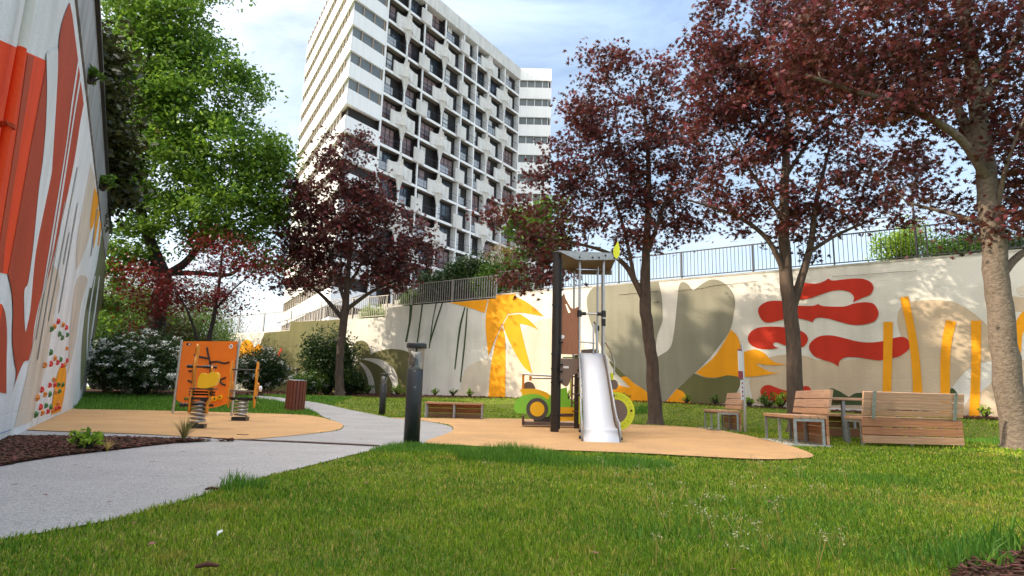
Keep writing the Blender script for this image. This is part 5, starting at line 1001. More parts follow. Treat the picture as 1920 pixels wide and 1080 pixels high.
mb = MB(); mb.box((0, 0, 0.03), (0.24, 0.24, 0.06)); mb.build('base', M['black'], ra); spring(ra, 0.105, 0.07, 0.42, 6.0)
mb = MB(); mb.box((0, 0, 0.44), (0.22, 0.26, 0.035)); mb.build('mount_plate', M['black'], ra)
for y, s_, h in ((0.10, 1, 1.05), (-0.14, 1, 0.72)):
    mb = MB(); W_ = wavy_panel(h); mb.prism([(x - 0.08, z + 0.22) for x, z in W_], 0.022, 'y', y); o = mb.build('side_panel', M['amber'], ra)
    mb = MB(); mb.prism([(x - 0.08, z + 0.22) for x, z in wavy_panel(h * 0.995)], 0.004, 'y', y + 0.023); mb.build('panel_core', M['core'], o)
seat = [(0.0, 0.0), (0.20, 0.02), (0.26, 0.12), (0.25, 0.22), (0.17, 0.24), (0.10, 0.20), (0.02, 0.22), (-0.02, 0.12)]
mb = MB(); mb.prism([(-x * 0.95 - 0.02, z + 0.60) for x, z in smooth_poly(seat, 4)], 0.20, 'x', -0.30); mb.build('seat', M['yellow'], ra)
mb = MB(); mb.box((-0.1, -0.06, 0.585), (0.34, 0.34, 0.022)); mb.build('deck', M['core'], ra)
mb = MB(); mb.tube([(0.0, 0.22, 0.92), (0.0, -0.18, 0.92)], 0.017, 8)
for x0, x1 in ((0.13, 0.22), (-0.18, -0.02)): 
    for k in range(5): x = x0 + (x1 - x0) * k / 4; mb.tube([(0, x - 0.008, 0.92), (0, x + 0.008, 0.92)], 0.028, 10)
mb.build('handlebar', M['black'], ra)
mb = MB(); mb.tube([(0, 0.26, 0.34), (0, -0.2, 0.34)], 0.02, 8)
for x in (0.25, 0.20, 0.15): mb.tube([(0, x - 0.01, 0.34), (0, x + 0.01, 0.34)], 0.038, 10)
mb.build('footrest', M['black'], ra)
for z in (0.50, 0.54): mb = MB(); mb.tube([(0.0, 0.16, z), (0.04, -0.2, z)], 0.014, 8); mb.build('axle', M['black'], ra)
for (x, z) in ((-0.05, 0.52), (0.02, 0.50), (-0.11, 0.60), (0.0, 0.58)): mb = MB(); mb.tube([(x, -0.141, z), (x, -0.165, z)], 0.022, 10); mb.build('bolt_cap', M['black'], ra)
q = atz(450, 790.5); rbk = thing('spring_rider', 'farther spring rocker with two amber side boards, a cross bar and a flat grey seat', 'spring rider', (q[0], q[1], 0.02), math.radians(7))
mb = MB(); mb.box((0, 0, 0.035), (0.26, 0.26, 0.07)); mb.build('base', M['black'], rbk); spring(rbk, 0.115, 0.08, 0.40, 4.6)
for x, f_ in ((-0.24, 1), (0.24, 1)):
    mb = MB(); L_ = [(0.0, 0.0), (0.07, 0.02), (0.10, 0.2), (0.20, 0.30), (0.24, 0.40), (0.18, 0.48), (0.08, 0.46), (0.07, 0.60), (0.10, 0.72), (0.05, 0.86), (-0.02, 0.88), (-0.05, 0.76), (-0.08, 0.62), (-0.04, 0.45), (-0.05, 0.2)]
    mb.prism([(yy * 1.0 - 0.05, z + 0.26) for yy, z in smooth_poly(L_, 3)], 0.022, 'x', x - 0.011); mb.build('side_panel', M['amber'], rbk)
for z, m_, y in ((0.98, 'black', -0.02), (0.43, 'black', -0.05), (0.40, 'black', 0.05)): mb = MB(); mb.tube([(-0.27, y, z), (0.27, y, z)], 0.016, 8); mb.build('cross_bar', M[m_], rbk)
mb = MB(); mb.box((0, 0.02, 0.57), (0.44, 0.24, 0.03)); mb.build('seat', M['taupe'], rbk)
mb = MB(); mb.box((0, 0, 0.42), (0.22, 0.22, 0.03)); mb.build('mount_plate', M['black'], rbk)
mb = MB(); mb.lathe([(0.001, -0.02), (0.055, -0.02), (0.06, 0.0), (0.055, 0.02), (0.001, 0.02)], 14); o = mb.build('spinner', M['white'], rbk); o.rotation_euler = (0, math.pi / 2, 0); o.location = (0.30, 0.08, 0.62)
for (y, z) in ((0.03, 0.98), (-0.05, 0.45), (0.13, 0.60)): mb = MB(); mb.tube([(0.252, y, z), (0.275, y, z)], 0.02, 10); mb.build('bolt_cap', M['black'], rbk)

# ------------------------------------------------------------------ slide tower
# local frame: x to the right, y away from the camera, origin under the front black post
TX, TY = 0.84, 11.35; k_ = TY / F
tw2 = thing('slide_tower', 'small play tower with steel slide, brown post, grey roof and a ladder', 'play tower', (TX, TY, 0.02), math.radians(-4))
W_, DPT, PH = 0.93, 1.0, 1.33       # width between posts, depth, platform height
Ht = 3.30
def tpole(x, y, z0, z1, r, m, name): mb = MB(); mb.tube([(x, y, z0), (x, y, z1)], r, 14); return mb.build(name, M[m], tw2)
o = tpole(0, 0, 0, Ht, 0.078, 'brown', 'corner_post'); mb = MB(); mb.lathe([(0.001, 0), (0.086, 0), (0.086, 0.02), (0.06, 0.035), (0.001, 0.04)], 16, (0, 0, Ht)); mb.build('post_cap', M['black'], o)
mb = MB(); mb.bb(0.068, 0.10, -0.02, 0.02, 0.05, Ht - 0.1); mb.build('post_groove', M['black'], o)
tpole(0.46, 1.55, 0, 1.5, 0.06, 'brown', 'corner_post')
for (x, y) in ((0.43, 0.0), (0.875, 0.0)): tpole(x, y, PH - 0.35, Ht - 0.12, 0.024, 'steel', 'steel_pole')
for (x, y) in ((0.36, 1.05), (0.93, 1.0)): tpole(x, y, PH - 0.1, Ht - 0.12, 0.022, 'steel', 'steel_pole')
tpole(0.93, 1.0, 0.0, PH, 0.024, 'steel', 'steel_pole')
# roof: flat grey sheet bent at the left
mb = MB(); R0 = [(0.02, -0.10, Ht + 0.02), (0.48, -0.10, Ht - 0.13), (1.12, -0.10, Ht - 0.13), (1.12, 1.15, Ht - 0.13), (0.48, 1.15, Ht - 0.13), (0.02, 1.15, Ht + 0.02)]
mb = MB(); mb.prism([(0.00, Ht + 0.03), (1.14, Ht - 0.01), (1.15, Ht - 0.13), (0.50, Ht - 0.15), (0.36, Ht - 0.14)], 0.02, 'y', -0.14); fr = mb.build('roof_fascia', M['galv'], tw2)
for (x, z) in ((0.42, Ht - 0.10), (0.66, Ht - 0.10), (0.78, Ht - 0.10), (0.90, Ht - 0.06), (1.06, Ht - 0.10), (1.04, Ht - 0.02)): mb = MB(); mb.tube([(x, -0.141, z), (x, -0.155, z)], 0.018, 8); mb.build('bolt_cap', M['black'], fr)
mb = MB(); mb.add([(0.02, -0.12, Ht + 0.005), (1.12, -0.12, Ht - 0.03), (1.12, 1.2, Ht - 0.03), (0.02, 1.2, Ht + 0.005), (0.02, -0.12, Ht - 0.02), (1.12, -0.12, Ht - 0.055), (1.12, 1.2, Ht - 0.055), (0.02, 1.2, Ht - 0.02)], [(0, 1, 2, 3), (7, 6, 5, 4), (0, 4, 5, 1), (1, 5, 6, 2), (2, 6, 7, 3), (3, 7, 4, 0)]); mb.build('roof_sheet', M['roofbrown'], tw2)
mb = MB(); mb.prism([(0.00, Ht + 0.03), (0.5, Ht - 0.05), (1.14, Ht - 0.05), (1.14, Ht - 0.15), (0.50, Ht - 0.15), (0.36, Ht - 0.14)], 0.02, 'y', 1.2); mb.build('roof_fascia', M['taupe'], tw2)
leaf = smooth_poly([(0.0, 0.0, 1), (0.07, 0.05), (0.10, 0.16), (0.08, 0.30), (0.04, 0.40, 1), (-0.01, 0.32), (-0.08, 0.24), (-0.10, 0.12), (-0.05, 0.03)], 4)
mb = MB(); mb.prism([(x * 0.6 + 1.10, z * 0.85 + Ht - 0.12) for x, z in leaf], 0.018, 'y', -0.165); mb.build('leaf_ornament', M['neon'], tw2)
# side panel, brown with a wood print and a slot
sp_ = [(0.09, 1.40), (0.09, 2.46), (0.14, 2.55), (0.17, 2.44), (0.26, 2.28), (0.31, 2.24), (0.43, 2.30), (0.43, 1.40)]
mb = MB(); 
slot = [(0.165, 2.33), (0.185, 2.34), (0.27, 2.18), (0.225, 2.165)]
outl = sp_
pts = [Vector(p) for p in outl] + [Vector(p) for p in slot]
r_c = delaunay_2d_cdt(pts, [], [list(range(len(outl))), list(range(len(outl), len(pts)))], 1, 1e-6)
tri = []
for f_ in r_c[2]:
    c = sum((r_c[0][i] for i in f_), Vector((0, 0))) / len(f_)
    if not inpoly(np.array([[c.x, c.y]]), np.array(slot))[0]: tri.append(tuple(f_))
mb.add([(p.x, 0.00, p.y) for p in r_c[0]], tri); mb.add([(p.x, 0.02, p.y) for p in r_c[0]], [t[::-1] for t in tri])
for L_ in (outl, slot):
    n = len(L_); mb.add([(x, 0, z) for x, z in L_] + [(x, 0.02, z) for x, z in L_], [(i, (i + 1) % n, n + (i + 1) % n, n + i) for i in range(n)])
o = mb.build('side_panel', M['woodpanel'], tw2)
mb = MB(); mb.tube([(0.125, -0.001, 1.72), (0.125, -0.006, 1.72)], 0.036, 18); mb.build('round_sticker', M['white'], o)
# deck and under-deck panels
mb = MB(); mb.add([(0.13, 0.0, PH + 0.02), (0.44, 0.0, PH + 0.02), (0.44, 0.5, PH + 0.05), (0.18, 0.5, PH + 0.05), (0.13, 0.0, PH + 0.0), (0.44, 0.0, PH + 0.0), (0.44, 0.5, PH + 0.03), (0.18, 0.5, PH + 0.03)], [(0, 1, 2, 3), (7, 6, 5, 4), (0, 4, 5, 1), (1, 5, 6, 2), (2, 6, 7, 3), (3, 7, 4, 0)]); mb.build('green_step', M['greenplate'], tw2)
mb = MB(); mb.bb(0.08, 0.95, 0.02, 1.02, PH - 0.05, PH - 0.01); mb.build('deck', M['taupe'], tw2)
gp = smooth_poly([(0.09, PH - 0.01, 1), (0.46, PH - 0.01, 1), (0.46, PH - 0.28, 1), (0.38, PH - 0.28), (0.30, PH - 0.34), (0.26, PH - 0.45), (0.20, PH - 0.52), (0.09, PH - 0.46, 1)], 4)
mb = MB(); mb.prism(gp, 0.02, 'y', -0.03); o = mb.build('gusset_panel', M['taupe'], tw2)
mb = MB(); mb.box((0.19, -0.035, PH - 0.17), (0.10, 0.008, 0.04)); mb.build('name_tag', M['white'], o)
mb = MB(); mb.prism([(0.50, PH + 0.02), (0.85, PH + 0.02), (0.85, PH + 0.22), (0.72, PH + 0.24), (0.50, PH + 0.22)], 0.02, 'y', 0.75); mb.build('rear_panel', M['taupe'], tw2)
# rails and clamps
def clamp(x, y, z, r=0.045, h=0.12): mb = MB(); mb.tube([(x, y, z - h / 2), (x, y, z + h / 2)], r, 12); mb.build('clamp', M['black'], tw2)
mb = MB(); mb.tube([(0.43, 0, 2.16), (0.875, 0, 2.16)], 0.022, 10); mb.build('cross_rail', M['steel'], tw2)
for x in (0.43, 0.875): 
    clamp(x, 0, 2.16); mb = MB(); s_ = 1 if x < 0.6 else -1; mb.tube([(x, 0, 2.16), (x + s_ * 0.12, 0, 2.16)], 0.034, 12); mb.build('clamp', M['black'], tw2)
clamp(0.875, 0, 2.00, 0.04, 0.13); clamp(0.80, 0.5, 1.95, 0.038, 0.1)
mb = MB(); mb.tube([(0.46, 0.0, 1.63), (0.72, 0.05, 1.62)], 0.014, 8); mb.build('hand_rail', M['steel'], tw2)
mb = MB(); mb.tube([(0.70, 0.15, PH), (0.70, 0.15, 1.95), (0.72, 0.19, 2.03), (0.76, 0.22, 1.98), (0.77, 0.25, PH)], 0.018, 10); mb.build('grab_handle', M['steel'], tw2)
mb = MB(); mb.tube([(0.90, 0.1, 1.66), (1.02, 0.25, 1.52), (1.10, 0.3, 1.30), (1.10, 0.3, 1.05)], 0.016, 10); mb.build('grab_handle', M['steel'], tw2)
tpole(0.80, 0.5, PH, Ht - 0.14, 0.02, 'steel', 'steel_pole')
for z in (Ht * 0.70, PH + 0.07, PH - 0.20, PH - 0.45, 0.3): mb = MB(); mb.tube([(0.0, -0.0, z - 0.012), (0.0, 0.0, z + 0.012)], 0.088, 14); mb.build('collar', M['black'], tw2)
for z in (2.6, 1.62, PH - 0.12, PH - 0.24, PH - 0.42, 0.30): mb = MB(); mb.tube([(0.08, -0.05, z), (0.13, -0.05, z)], 0.022, 8); mb.build('bolt_cap', M['black'], tw2)
# climbing board (ladder) on the far side
for x in (0.34, 0.62):
    mb = MB(); mb.bar((x, 0.95, PH - 0.22), (x, 1.25, 0.45), 0.035, 0.10); mb.build('ladder_side', M['taupe'], tw2)
for i in range(5):
    z = PH - 0.30 - i * 0.17; y = 0.98 + i * 0.062; mb = MB(); mb.box((0.48, y, z), (0.26, 0.12, 0.025)); mb.build('ladder_step', M['core'], tw2)
mb = MB(); mb.box((0.305, 0.95, PH - 0.45), (0.02, 0.04, 0.5)); mb.build('neon_strip', M['neon'], tw2)
mb = MB(); mb.box((0.47, 0.6, 0.55), (0.025, 0.06, 0.85)); mb.build('neon_strip', M['neon'], tw2)
# slide
sl0, sl1 = 0.545, 0.0
prof = [(0.05, PH + 0.02), (-0.05, PH + 0.0), (-0.6, 1.06), (-1.2, 0.66), (-1.65, 0.36), (-1.85, 0.245), (-1.98, 0.20), (-2.12, 0.185), (-2.22, 0.175), (-2.25, 0.14), (-2.255, 0.03)]
pf = smooth_poly([(y, z) for y, z in prof], 4, False); xl, xr = 0.45, 0.865
fl = lambda t: (xl - 0.05 * t, xr + 0.045 * t)
mb = MB(); n = len(pf)
V = []
for i, (y, z) in enumerate(pf): a_, b_ = fl(i / n); V += [(a_, y, z), (b_, y, z), (b_, y + 0.004, z - 0.012), (a_, y + 0.004, z - 0.012)]
mb.add(V, [(4 * i + j, 4 * i + (j + 1) % 4, 4 * i + 4 + (j + 1) % 4, 4 * i + 4 + j) for i in range(n - 1) for j in range(4)], True); mb.build('slide_chute', M['slide'], tw2)
for side in (0, 1):
    top = [(y, z + 0.13 * min(1, 0.35 + (1 - i / n) * 1.2) ) for i, (y, z) in enumerate(pf[: n - 3])]; top = [(0.06, PH + 0.07)] + [(y, min(z, PH + 0.07)) for y, z in top[1:]]
    bot = [(y, max(0.0, z - 0.10)) for (y, z) in pf[: n - 3]]
    end = [(-2.29, 0.20), (-2.32, 0.12), (-2.31, 0.0)]
    V = []; mbs = MB(); ring = top + end + bot[::-1]
    x0 = (xl - 0.028) if side == 0 else (xr + 0.008)
    mbs.prism([(y, z) for y, z in ring], 0.02, 'x', 0.0)
    sh_ = -0.05 if side == 0 else 0.045
    mbs.v = [(x0 + v[0] + (sh_ if side else sh_) * min(1, max(0, -v[1] / 2.3)), v[1], v[2]) for v in mbs.v]
    mbs.build('slide_side', M['galv'] if False else M['taupe'], tw2)
    q_ = [(x0 + 0.01 + sh_ * min(1, max(0, -y / 2.3)), y, z + 0.006) for y, z in top + end]
    mb = MB(); mb.tube(q_, 0.013, 8); mb.build('slide_edge', M['galv'], tw2)
    for (y, z) in ((-2.05, 0.13), (-2.24, 0.05), (-1.3, 0.66), (-0.4, 1.10)):
        xx = x0 + (-0.001 if side == 0 else 0.021) + sh_ * (-y / 2.3); mb = MB(); mb.tube([(xx, y, z), (xx + (-0.03 if side == 0 else 0.03), y, z)], 0.024, 10); mb.build('bolt_cap', M['black'], tw2)

# ------------------------------------------------------------------ play car beside the tower
CY = 13.0; kc = CY / F
def cxz(X, Y_):                       # crop (960..1200,660..850; x5.683) -> world at the depth of the car
    p = aty(960 + X / 5.683, 660 + Y_ / 5.683, CY); return p[0], p[2]
c0 = cxz(110, 760); car = thing('play_car', 'lime and amber play car side with one round wheel, left of the slide', 'play car', (c0[0], CY, 0.02), 0)
def cp(L_, sm=4): out = []; [out.append((cxz(p[0], p[1])[0] - c0[0], cxz(p[0], p[1])[1] - 0.02)) for p in (smooth_poly(L_, sm))]; return out
mb = MB(); mb.prism(cp([(85, 405), (130, 390, 1), (240, 392), (330, 415), (385, 440), (408, 465, 1), (385, 505, 1), (300, 480), (200, 460), (105, 475, 1), (105, 440)]), 0.02, 'y', 0.025); mb.build('bonnet_panel', M['yellow'], car)
mb = MB(); mb.prism(cp([(20, 580), (35, 530), (90, 475), (180, 450), (260, 450), (330, 475), (380, 515), (410, 580), (412, 640), (385, 690, 1), (340, 690, 1), (250, 600), (160, 655, 1), (70, 652), (28, 625)]), 0.02, 'y', 0.0); mb.build('wing_panel', M['lime'], car)
wc = cxz(268, 608); R_ = 0.5 * (cxz(385, 608)[0] - cxz(152, 608)[0])
cx_, cz_ = wc[0] - c0[0], wc[1] - 0.02
mb = MB(); mb.tube([(cx_, -0.03, cz_), (cx_, -0.001, cz_)], R_, 36); wh = mb.build('wheel', M['greywheel'], car)
mb = MB(); mb.tube([(cx_, -0.042, cz_), (cx_, -0.0305, cz_)], R_ * 0.66, 32); mb.build('wheel_disc', M['yellow'], wh)
mb = MB(); mb.prism(cp([(380, 500), (420, 450), (500, 400), (585, 375, 1), (590, 430), (600, 500, 1), (700, 520, 1), (700, 590, 1), (400, 585, 1)]), 0.02, 'y', 0.03); mb.build('body_panel', M['lime'], car)
mb = MB(); mb.prism(cp([(485, 590, 1), (690, 590, 1), (690, 735, 1), (485, 735, 1)], 1), 0.02, 'y', 0.03); o = mb.build('lower_panel', M['yellow'], car)
mb = MB(); mb.prism(cp([(510, 662), (520, 655, 1), (650, 655, 1), (660, 670), (650, 690, 1), (520, 690, 1), (508, 680)], 3), 0.004, 'y', 0.0255); mb.build('slot', M['core'], o)
mb = MB(); mb.prism(cp([(112, 395, 1), (130, 340), (165, 315), (215, 325), (245, 365), (252, 395, 1)], 4), 0.02, 'y', 0.12); mb.build('seat_back', M['taupe'], car)
for (xa, ya) in ((122, 235), (197, 265)):
    x, z1 = cxz(xa, ya); x -= c0[0]; mb = MB(); mb.bb(x - 0.025, x + 0.025, 0.06, 0.11, 0.75 if xa < 150 else 0.95, z1); mb.build('rail_post', M['amber'] if xa > 0 else M['taupe'], car)
for (xa, ya, xb, yb, y) in ((112, 245, 470, 268, 0.05), (190, 285, 470, 290, 0.12)):
    a_ = cxz(xa, ya); b_ = cxz(xb, yb); mb = MB(); mb.tube([(a_[0] - c0[0], y, a_[1]), (b_[0] - c0[0], y, b_[1])], 0.02, 10); mb.build('hand_rail', M['steel'], car)
x, z1 = cxz(512, 270); mb = MB(); mb.tube([(x - c0[0], 0.1, 0.0), (x - c0[0], 0.1, z1)], 0.03, 10); mb.build('rail_post', M['steel'], car)
mb = MB(); mb.bb(0.0, cxz(690, 750)[0] - c0[0], 0.05, 0.55, 0.03, 0.10); mb.build('base_plate', M['taupe'], car)
mb = MB(); mb.bb(0.0, 0.04, 0.0, 0.5, 0.03, 0.22); mb.build('rear_plate', M['core'], car)
mb = MB(); mb.bb(0.25, cxz(480, 700)[0] - c0[0], 0.30, 0.34, 0.10, 0.40); mb.build('inner_panel', M['greywheel'], car)

# ------------------------------------------------------------------ yellow ring wheel at the right of the slide
WY = 11.9
def wxz(X, Y_): p = aty(960 + X / 5.683, 660 + Y_ / 5.683, WY); return p[0], p[2]
w0 = wxz(1150, 850); rw = thing('letter_wheel', 'big neon yellow ring with letters round a taupe disc, right of the slide', 'play wheel', (w0[0], WY, 0.02), 0)
Rr = 0.5 * (855 - 455) / 5.683 * WY / F; cw = wxz(1125, 655); cx_, cz_ = cw[0] - w0[0] - 0.04, Rr + 0.02
ring = [(cx_ + Rr * math.cos(t), cz_ + Rr * math.sin(t)) for t in np.linspace(0, 2 * math.pi, 49)[:-1]]
mb = MB(); n = 48; ri = Rr * 0.62
V = []
for (y, r) in ((-0.012, Rr), (-0.012, ri), (0.012, ri), (0.012, Rr)):
    V += [(cx_ + r * math.cos(2 * math.pi * i / n), y, cz_ + r * math.sin(2 * math.pi * i / n)) for i in range(n)]
mb.add(V, [(j * n + i, j * n + (i + 1) % n, ((j + 1) % 4) * n + (i + 1) % n, ((j + 1) % 4) * n + i) for j in range(4) for i in range(n)]); yr = mb.build('ring', M['neon'], rw)
mb = MB(); mb.tube([(cx_, -0.008, cz_), (cx_, 0.008, cz_)], ri - 0.003, 36); mb.build('disc', M['taupe'], rw)
al = 'ABCDEFGHIJKLMNOPQRSTUVWXYZ'
lettermat = mat('engraved_letter', (0.42, 0.44, 0.03), 0.6)
for i, ch in enumerate(al):
    t = math.radians(100 - i * 360 / 26); r = Rr * 0.81; cu = bpy.data.curves.new('letter', 'FONT'); cu.body = ch; cu.size = Rr * 0.20; cu.align_x = 'CENTER'; cu.align_y = 'CENTER'; cu.materials.append(lettermat)
    t0 = bpy.data.objects.new('letter_source', cu); me_l = bpy.data.meshes.new_from_object(t0); bpy.data.objects.remove(t0); o = link(bpy.data.objects.new('letter', me_l)); o.parent = yr; o.location = (cx_ + r * math.cos(t), -0.014, cz_ + r * math.sin(t)); o.rotation_euler = (math.pi / 2, math.pi / 2 - t, 0)
mb = MB(); mb.tube([(cx_ + Rr * 0.82, -0.012, cz_ + 0.02), (cx_ + Rr * 0.82, -0.035, cz_ + 0.02)], 0.02, 10); mb.build('bolt_cap', M['black'], rw)
mb = MB(); a_ = wxz(1035, 235); b_ = wxz(1080, 310); mb.bb(a_[0] - w0[0], b_[0] - w0[0], -0.02, 0.0, b_[1], a_[1]); mb.build('neon_plate', M['neon'], rw)
body = [(wxz(*p)[0] - w0[0], wxz(*p)[1] - 0.02) for p in smooth_poly([(1030, 300, 1), (1085, 290), (1125, 320), (1130, 370), (1105, 400), (1075, 400), (1080, 450), (1030, 470, 1)], 4)]
mb = MB(); mb.prism(body, 0.02, 'y', 0.02); mb.build('motif_panel', M['taupe'], rw)
mb = MB(); mb.tube([(cx_ - 0.1, 0.03, 0.0), (cx_ - 0.1, 0.03, cz_ + 0.1)], 0.03, 10); mb.build('support_post', M['brown'], rw)

# ------------------------------------------------------------------ grass, weeds, mulch chips, litter
EXC = [PATH, PADL, PADR, BORD, np.array(BEDR), BEDL, BEDC, BEDS]
def free(P, grow=None):
    k = np.ones(len(P), bool)
    for e in EXC: k &= ~inpoly(P, np.asarray(e)[:, :2])
    k &= ((P - MP) @ MN > 0.3) & ((P - LP) @ LN > 0.02)
    return k
def blades(name, P, h, w_, m, lean=0.8):
    n = len(P); z = ground(P[:, 0], P[:, 1]) - 0.004; a = rng.uniform(0, 2 * math.pi, n); d = np.c_[np.cos(a), np.sin(a)]; b = rng.uniform(0, 2 * math.pi, n); bd = np.c_[np.cos(b), np.sin(b)]
    ln = rng.uniform(0.1, 1, n)[:, None] * lean * h[:, None]
    B0_ = np.c_[P, z]; V = np.empty((n, 5, 3))
    V[:, 0] = B0_ - np.c_[d, np.zeros(n)] * w_[:, None] / 2; V[:, 1] = B0_ + np.c_[d, np.zeros(n)] * w_[:, None] / 2
    M_ = B0_ + np.c_[bd * ln * 0.35, h * 0.6]; V[:, 2] = M_ + np.c_[d, np.zeros(n)] * w_[:, None] * 0.42; V[:, 3] = M_ - np.c_[d, np.zeros(n)] * w_[:, None] * 0.42; V[:, 4] = B0_ + np.c_[bd * ln, h * np.sqrt(np.maximum(0.15, 1 - (ln[:, 0] / h) ** 2))]
    T = np.array([(0, 1, 2), (0, 2, 3), (3, 2, 4)])[None] + (np.arange(n) * 5)[:, None, None]
    return arr_obj(name, V.reshape(-1, 3), T.reshape(-1, 3), m, None, 'stuff')
def fbm(x, y): return 0.5 + 0.25 * (np.sin(x * 1.7 + np.sin(y * 1.3) * 1.4) + np.sin(y * 2.1 + x * 0.6 + 1.0)) * 0.6 + 0.2 * np.sin(x * 4.3 + y * 3.1) * np.sin(y * 5.2 - x * 2.2)
n = 500000; r = np.exp(rng.uniform(math.log(1.25), math.log(33), n)); th = rng.uniform(-0.90, 0.86, n); P = np.c_[r * np.sin(th), r * np.cos(th)]; k = free(P); P = P[k]; r = r[k]
f_ = fbm(P[:, 0], P[:, 1]); h = (0.020 + 0.024 * f_) * rng.uniform(0.6, 1.4, len(P)) * (1 + 0.25 * (r > 12)); w_ = 0.0032 * (np.maximum(r, 1.6) / 2) ** 0.85
dry = rng.random(len(P)) < (0.07 + 0.22 * np.clip(0.6 - f_, 0, 1) + 0.08 * (r < 6))
o = blades('lawn_grass', P[~dry], h[~dry], w_[~dry], M['grass']); o = blades('dry_grass', P[dry], h[dry] * 0.9, w_[dry] * 0.8, M['grassdry'], 0.8)
# denser tufts
def tuft(px, py, rad, n, hh, m='grassdeep', wdt=0.006, z=0):
    c = atg(px, py); a = rng.uniform(0, 2 * math.pi, n); q = rad * np.sqrt(rng.random(n)); P = np.c_[c[0] + q * np.cos(a) * 1.5, c[1] + q * np.sin(a)]
    return P, hh * rng.uniform(0.5, 1.2, n) * (1.1 - 0.6 * q / rad), np.full(n, wdt)
TP_, TH_, TW_ = [], [], []
for (px, py, rad, n, hh, wd2) in [(960, 864, 0.36, 4200, 0.19, 0.006), (1015, 870, 0.3, 2000, 0.13, 0.006), (1150, 872, 0.40, 2600, 0.12, 0.006), (440, 918, 0.14, 700, 0.13, 0.005), (770, 842, 0.33, 2200, 0.10, 0.006), (730, 846, 0.25, 1200, 0.08, 0.006), (820, 843, 0.35, 1600, 0.09, 0.006), (900, 850, 0.4, 1600, 0.08, 0.006), (1885, 832, 0.5, 2000, 0.14, 0.01), (1205, 772, 0.4, 900, 0.25, 0.014), (620, 1065, 0.05, 60, 0.05, 0.008),
                               (1350, 1000, 0.5, 2200, 0.07, 0.004), (1600, 900, 0.5, 1800, 0.07, 0.005), (1500, 960, 0.5, 1600, 0.07, 0.005), (1500, 1040, .35, 1500, .07, .004), (1815, 1060, 0.12, 160, 0.16, 0.008), (1890, 1040, 0.12, 160, 0.18, 0.008), (1740, 1065, 0.12, 120, 0.10, 0.006), (560, 772, 0.5, 1500, 0.07, 0.01), (600, 776, .4, 900, .07, .01)]:
    a_, b_, c_ = tuft(px, py, rad, n, hh, wdt=wd2); TP_.append(a_); TH_.append(b_); TW_.append(c_)
P = np.vstack(TP_); h = np.concatenate(TH_); w_ = np.concatenate(TW_); k = np.ones(len(P), bool)
for e in EXC[:4]: k &= ~inpoly(P, np.asarray(e)[:, :2])
blades('grass_tufts', P[k], h[k], w_[k], M['grassdeep'], 0.6)
# grass between the shrubs and the ochre surface, taller
P = np.c_[rng.uniform(-14, -5.5, 30000), rng.uniform(15.3, 22, 30000)]; P = P[free(P)]; blades('bank_grass', P, rng.uniform(0.06, 0.13, len(P)), np.full(len(P), 0.016), M['grassdeep'], 0.7)
# ornamental grass tuft and small plants in the front bed
def blade_plant(name, label, loc, n, hh, m, wdt=0.006, lean=0.9, cat='plant'):
    rt = thing(name, label, cat, loc); V = []; T = []; mb = MB()
    for i in range(n):
        a = random.uniform(0, 6.28); ln = random.uniform(0.15, lean); H_ = hh * random.uniform(0.6, 1.1); pts = []
        for t in (0, 0.35, 0.7, 1.0): rr_ = ln * H_ * t ** 1.8; pts.append((math.cos(a) * rr_, math.sin(a) * rr_, H_ * (t - 0.35 * ln * t * t)))
        b = (-math.sin(a) * wdt, math.cos(a) * wdt); vs_ = []
        for j, p in enumerate(pts): k2 = (1, 0.9, 0.6, 0.05)[j]; vs_ += [(p[0] - b[0] * k2, p[1] - b[1] * k2, p[2]), (p[0] + b[0] * k2, p[1] + b[1] * k2, p[2])]
        mb.add(vs_, [(0, 1, 3, 2), (2, 3, 5, 4), (4, 5, 7, 6)])
    o = mb.build('blades', m, rt); o['kind'] = 'stuff'; return rt
blade_plant('ornamental_grass', 'spiky tuft of tan and green grass at the tip of the front mulch bed', atz(343, 831), 90, 0.34, mat('tan_grass', (0.20, 0.18, 0.05), 0.6, island=0.5, trans=0.3), 0.004)
blade_plant('ornamental_grass', 'thin pale grass tuft at the front of the mulch bed', atz(200, 848), 40, 0.14, M['grassdry'], 0.003)
q = atz(158, 848); bush('leafy_plant', 'small lime-leaved plant in the front mulch bed', (q[0], q[1], 0.0), (0.16, 0.12, 0.09), 150, M['leaf_lime'], SL, 0.038, cat='plant', lobes=4)
SEED_LAB = ['seedling below the tall evergreen shrub at the mural foot', 'seedling between the evergreen shrub and the far maple trunk', 'fern-like plant just right of the far maple trunk', 'fern-like plant below the white curved band of the olive shape', 'fern-like plant behind the nearest bollard lamp', 'seedling right of the nearest bollard, below the long green stems', 'seedling below the pair of longest green stems', 'seedling at the left foot of the pale beige hill', 'seedling at the right foot of the pale beige hill', 'seedling behind the play car bonnet', 'seedling behind the slide tower post',
 'seedling right of the slide under the small amber patch', 'seedling by the small amber triangle with the black 2', 'seedling under the olive patch at the wall foot', 'seedling beside the top of the sign post bench', 'leafier plant under the lowest red shape', 'leafier plant at the forked maple trunk foot', 'leafier plant just right of the plank bench', 'leafier plant under the last amber bar', 'leafier plant right of the last amber bar', 'seedling near the biggest maple trunk']
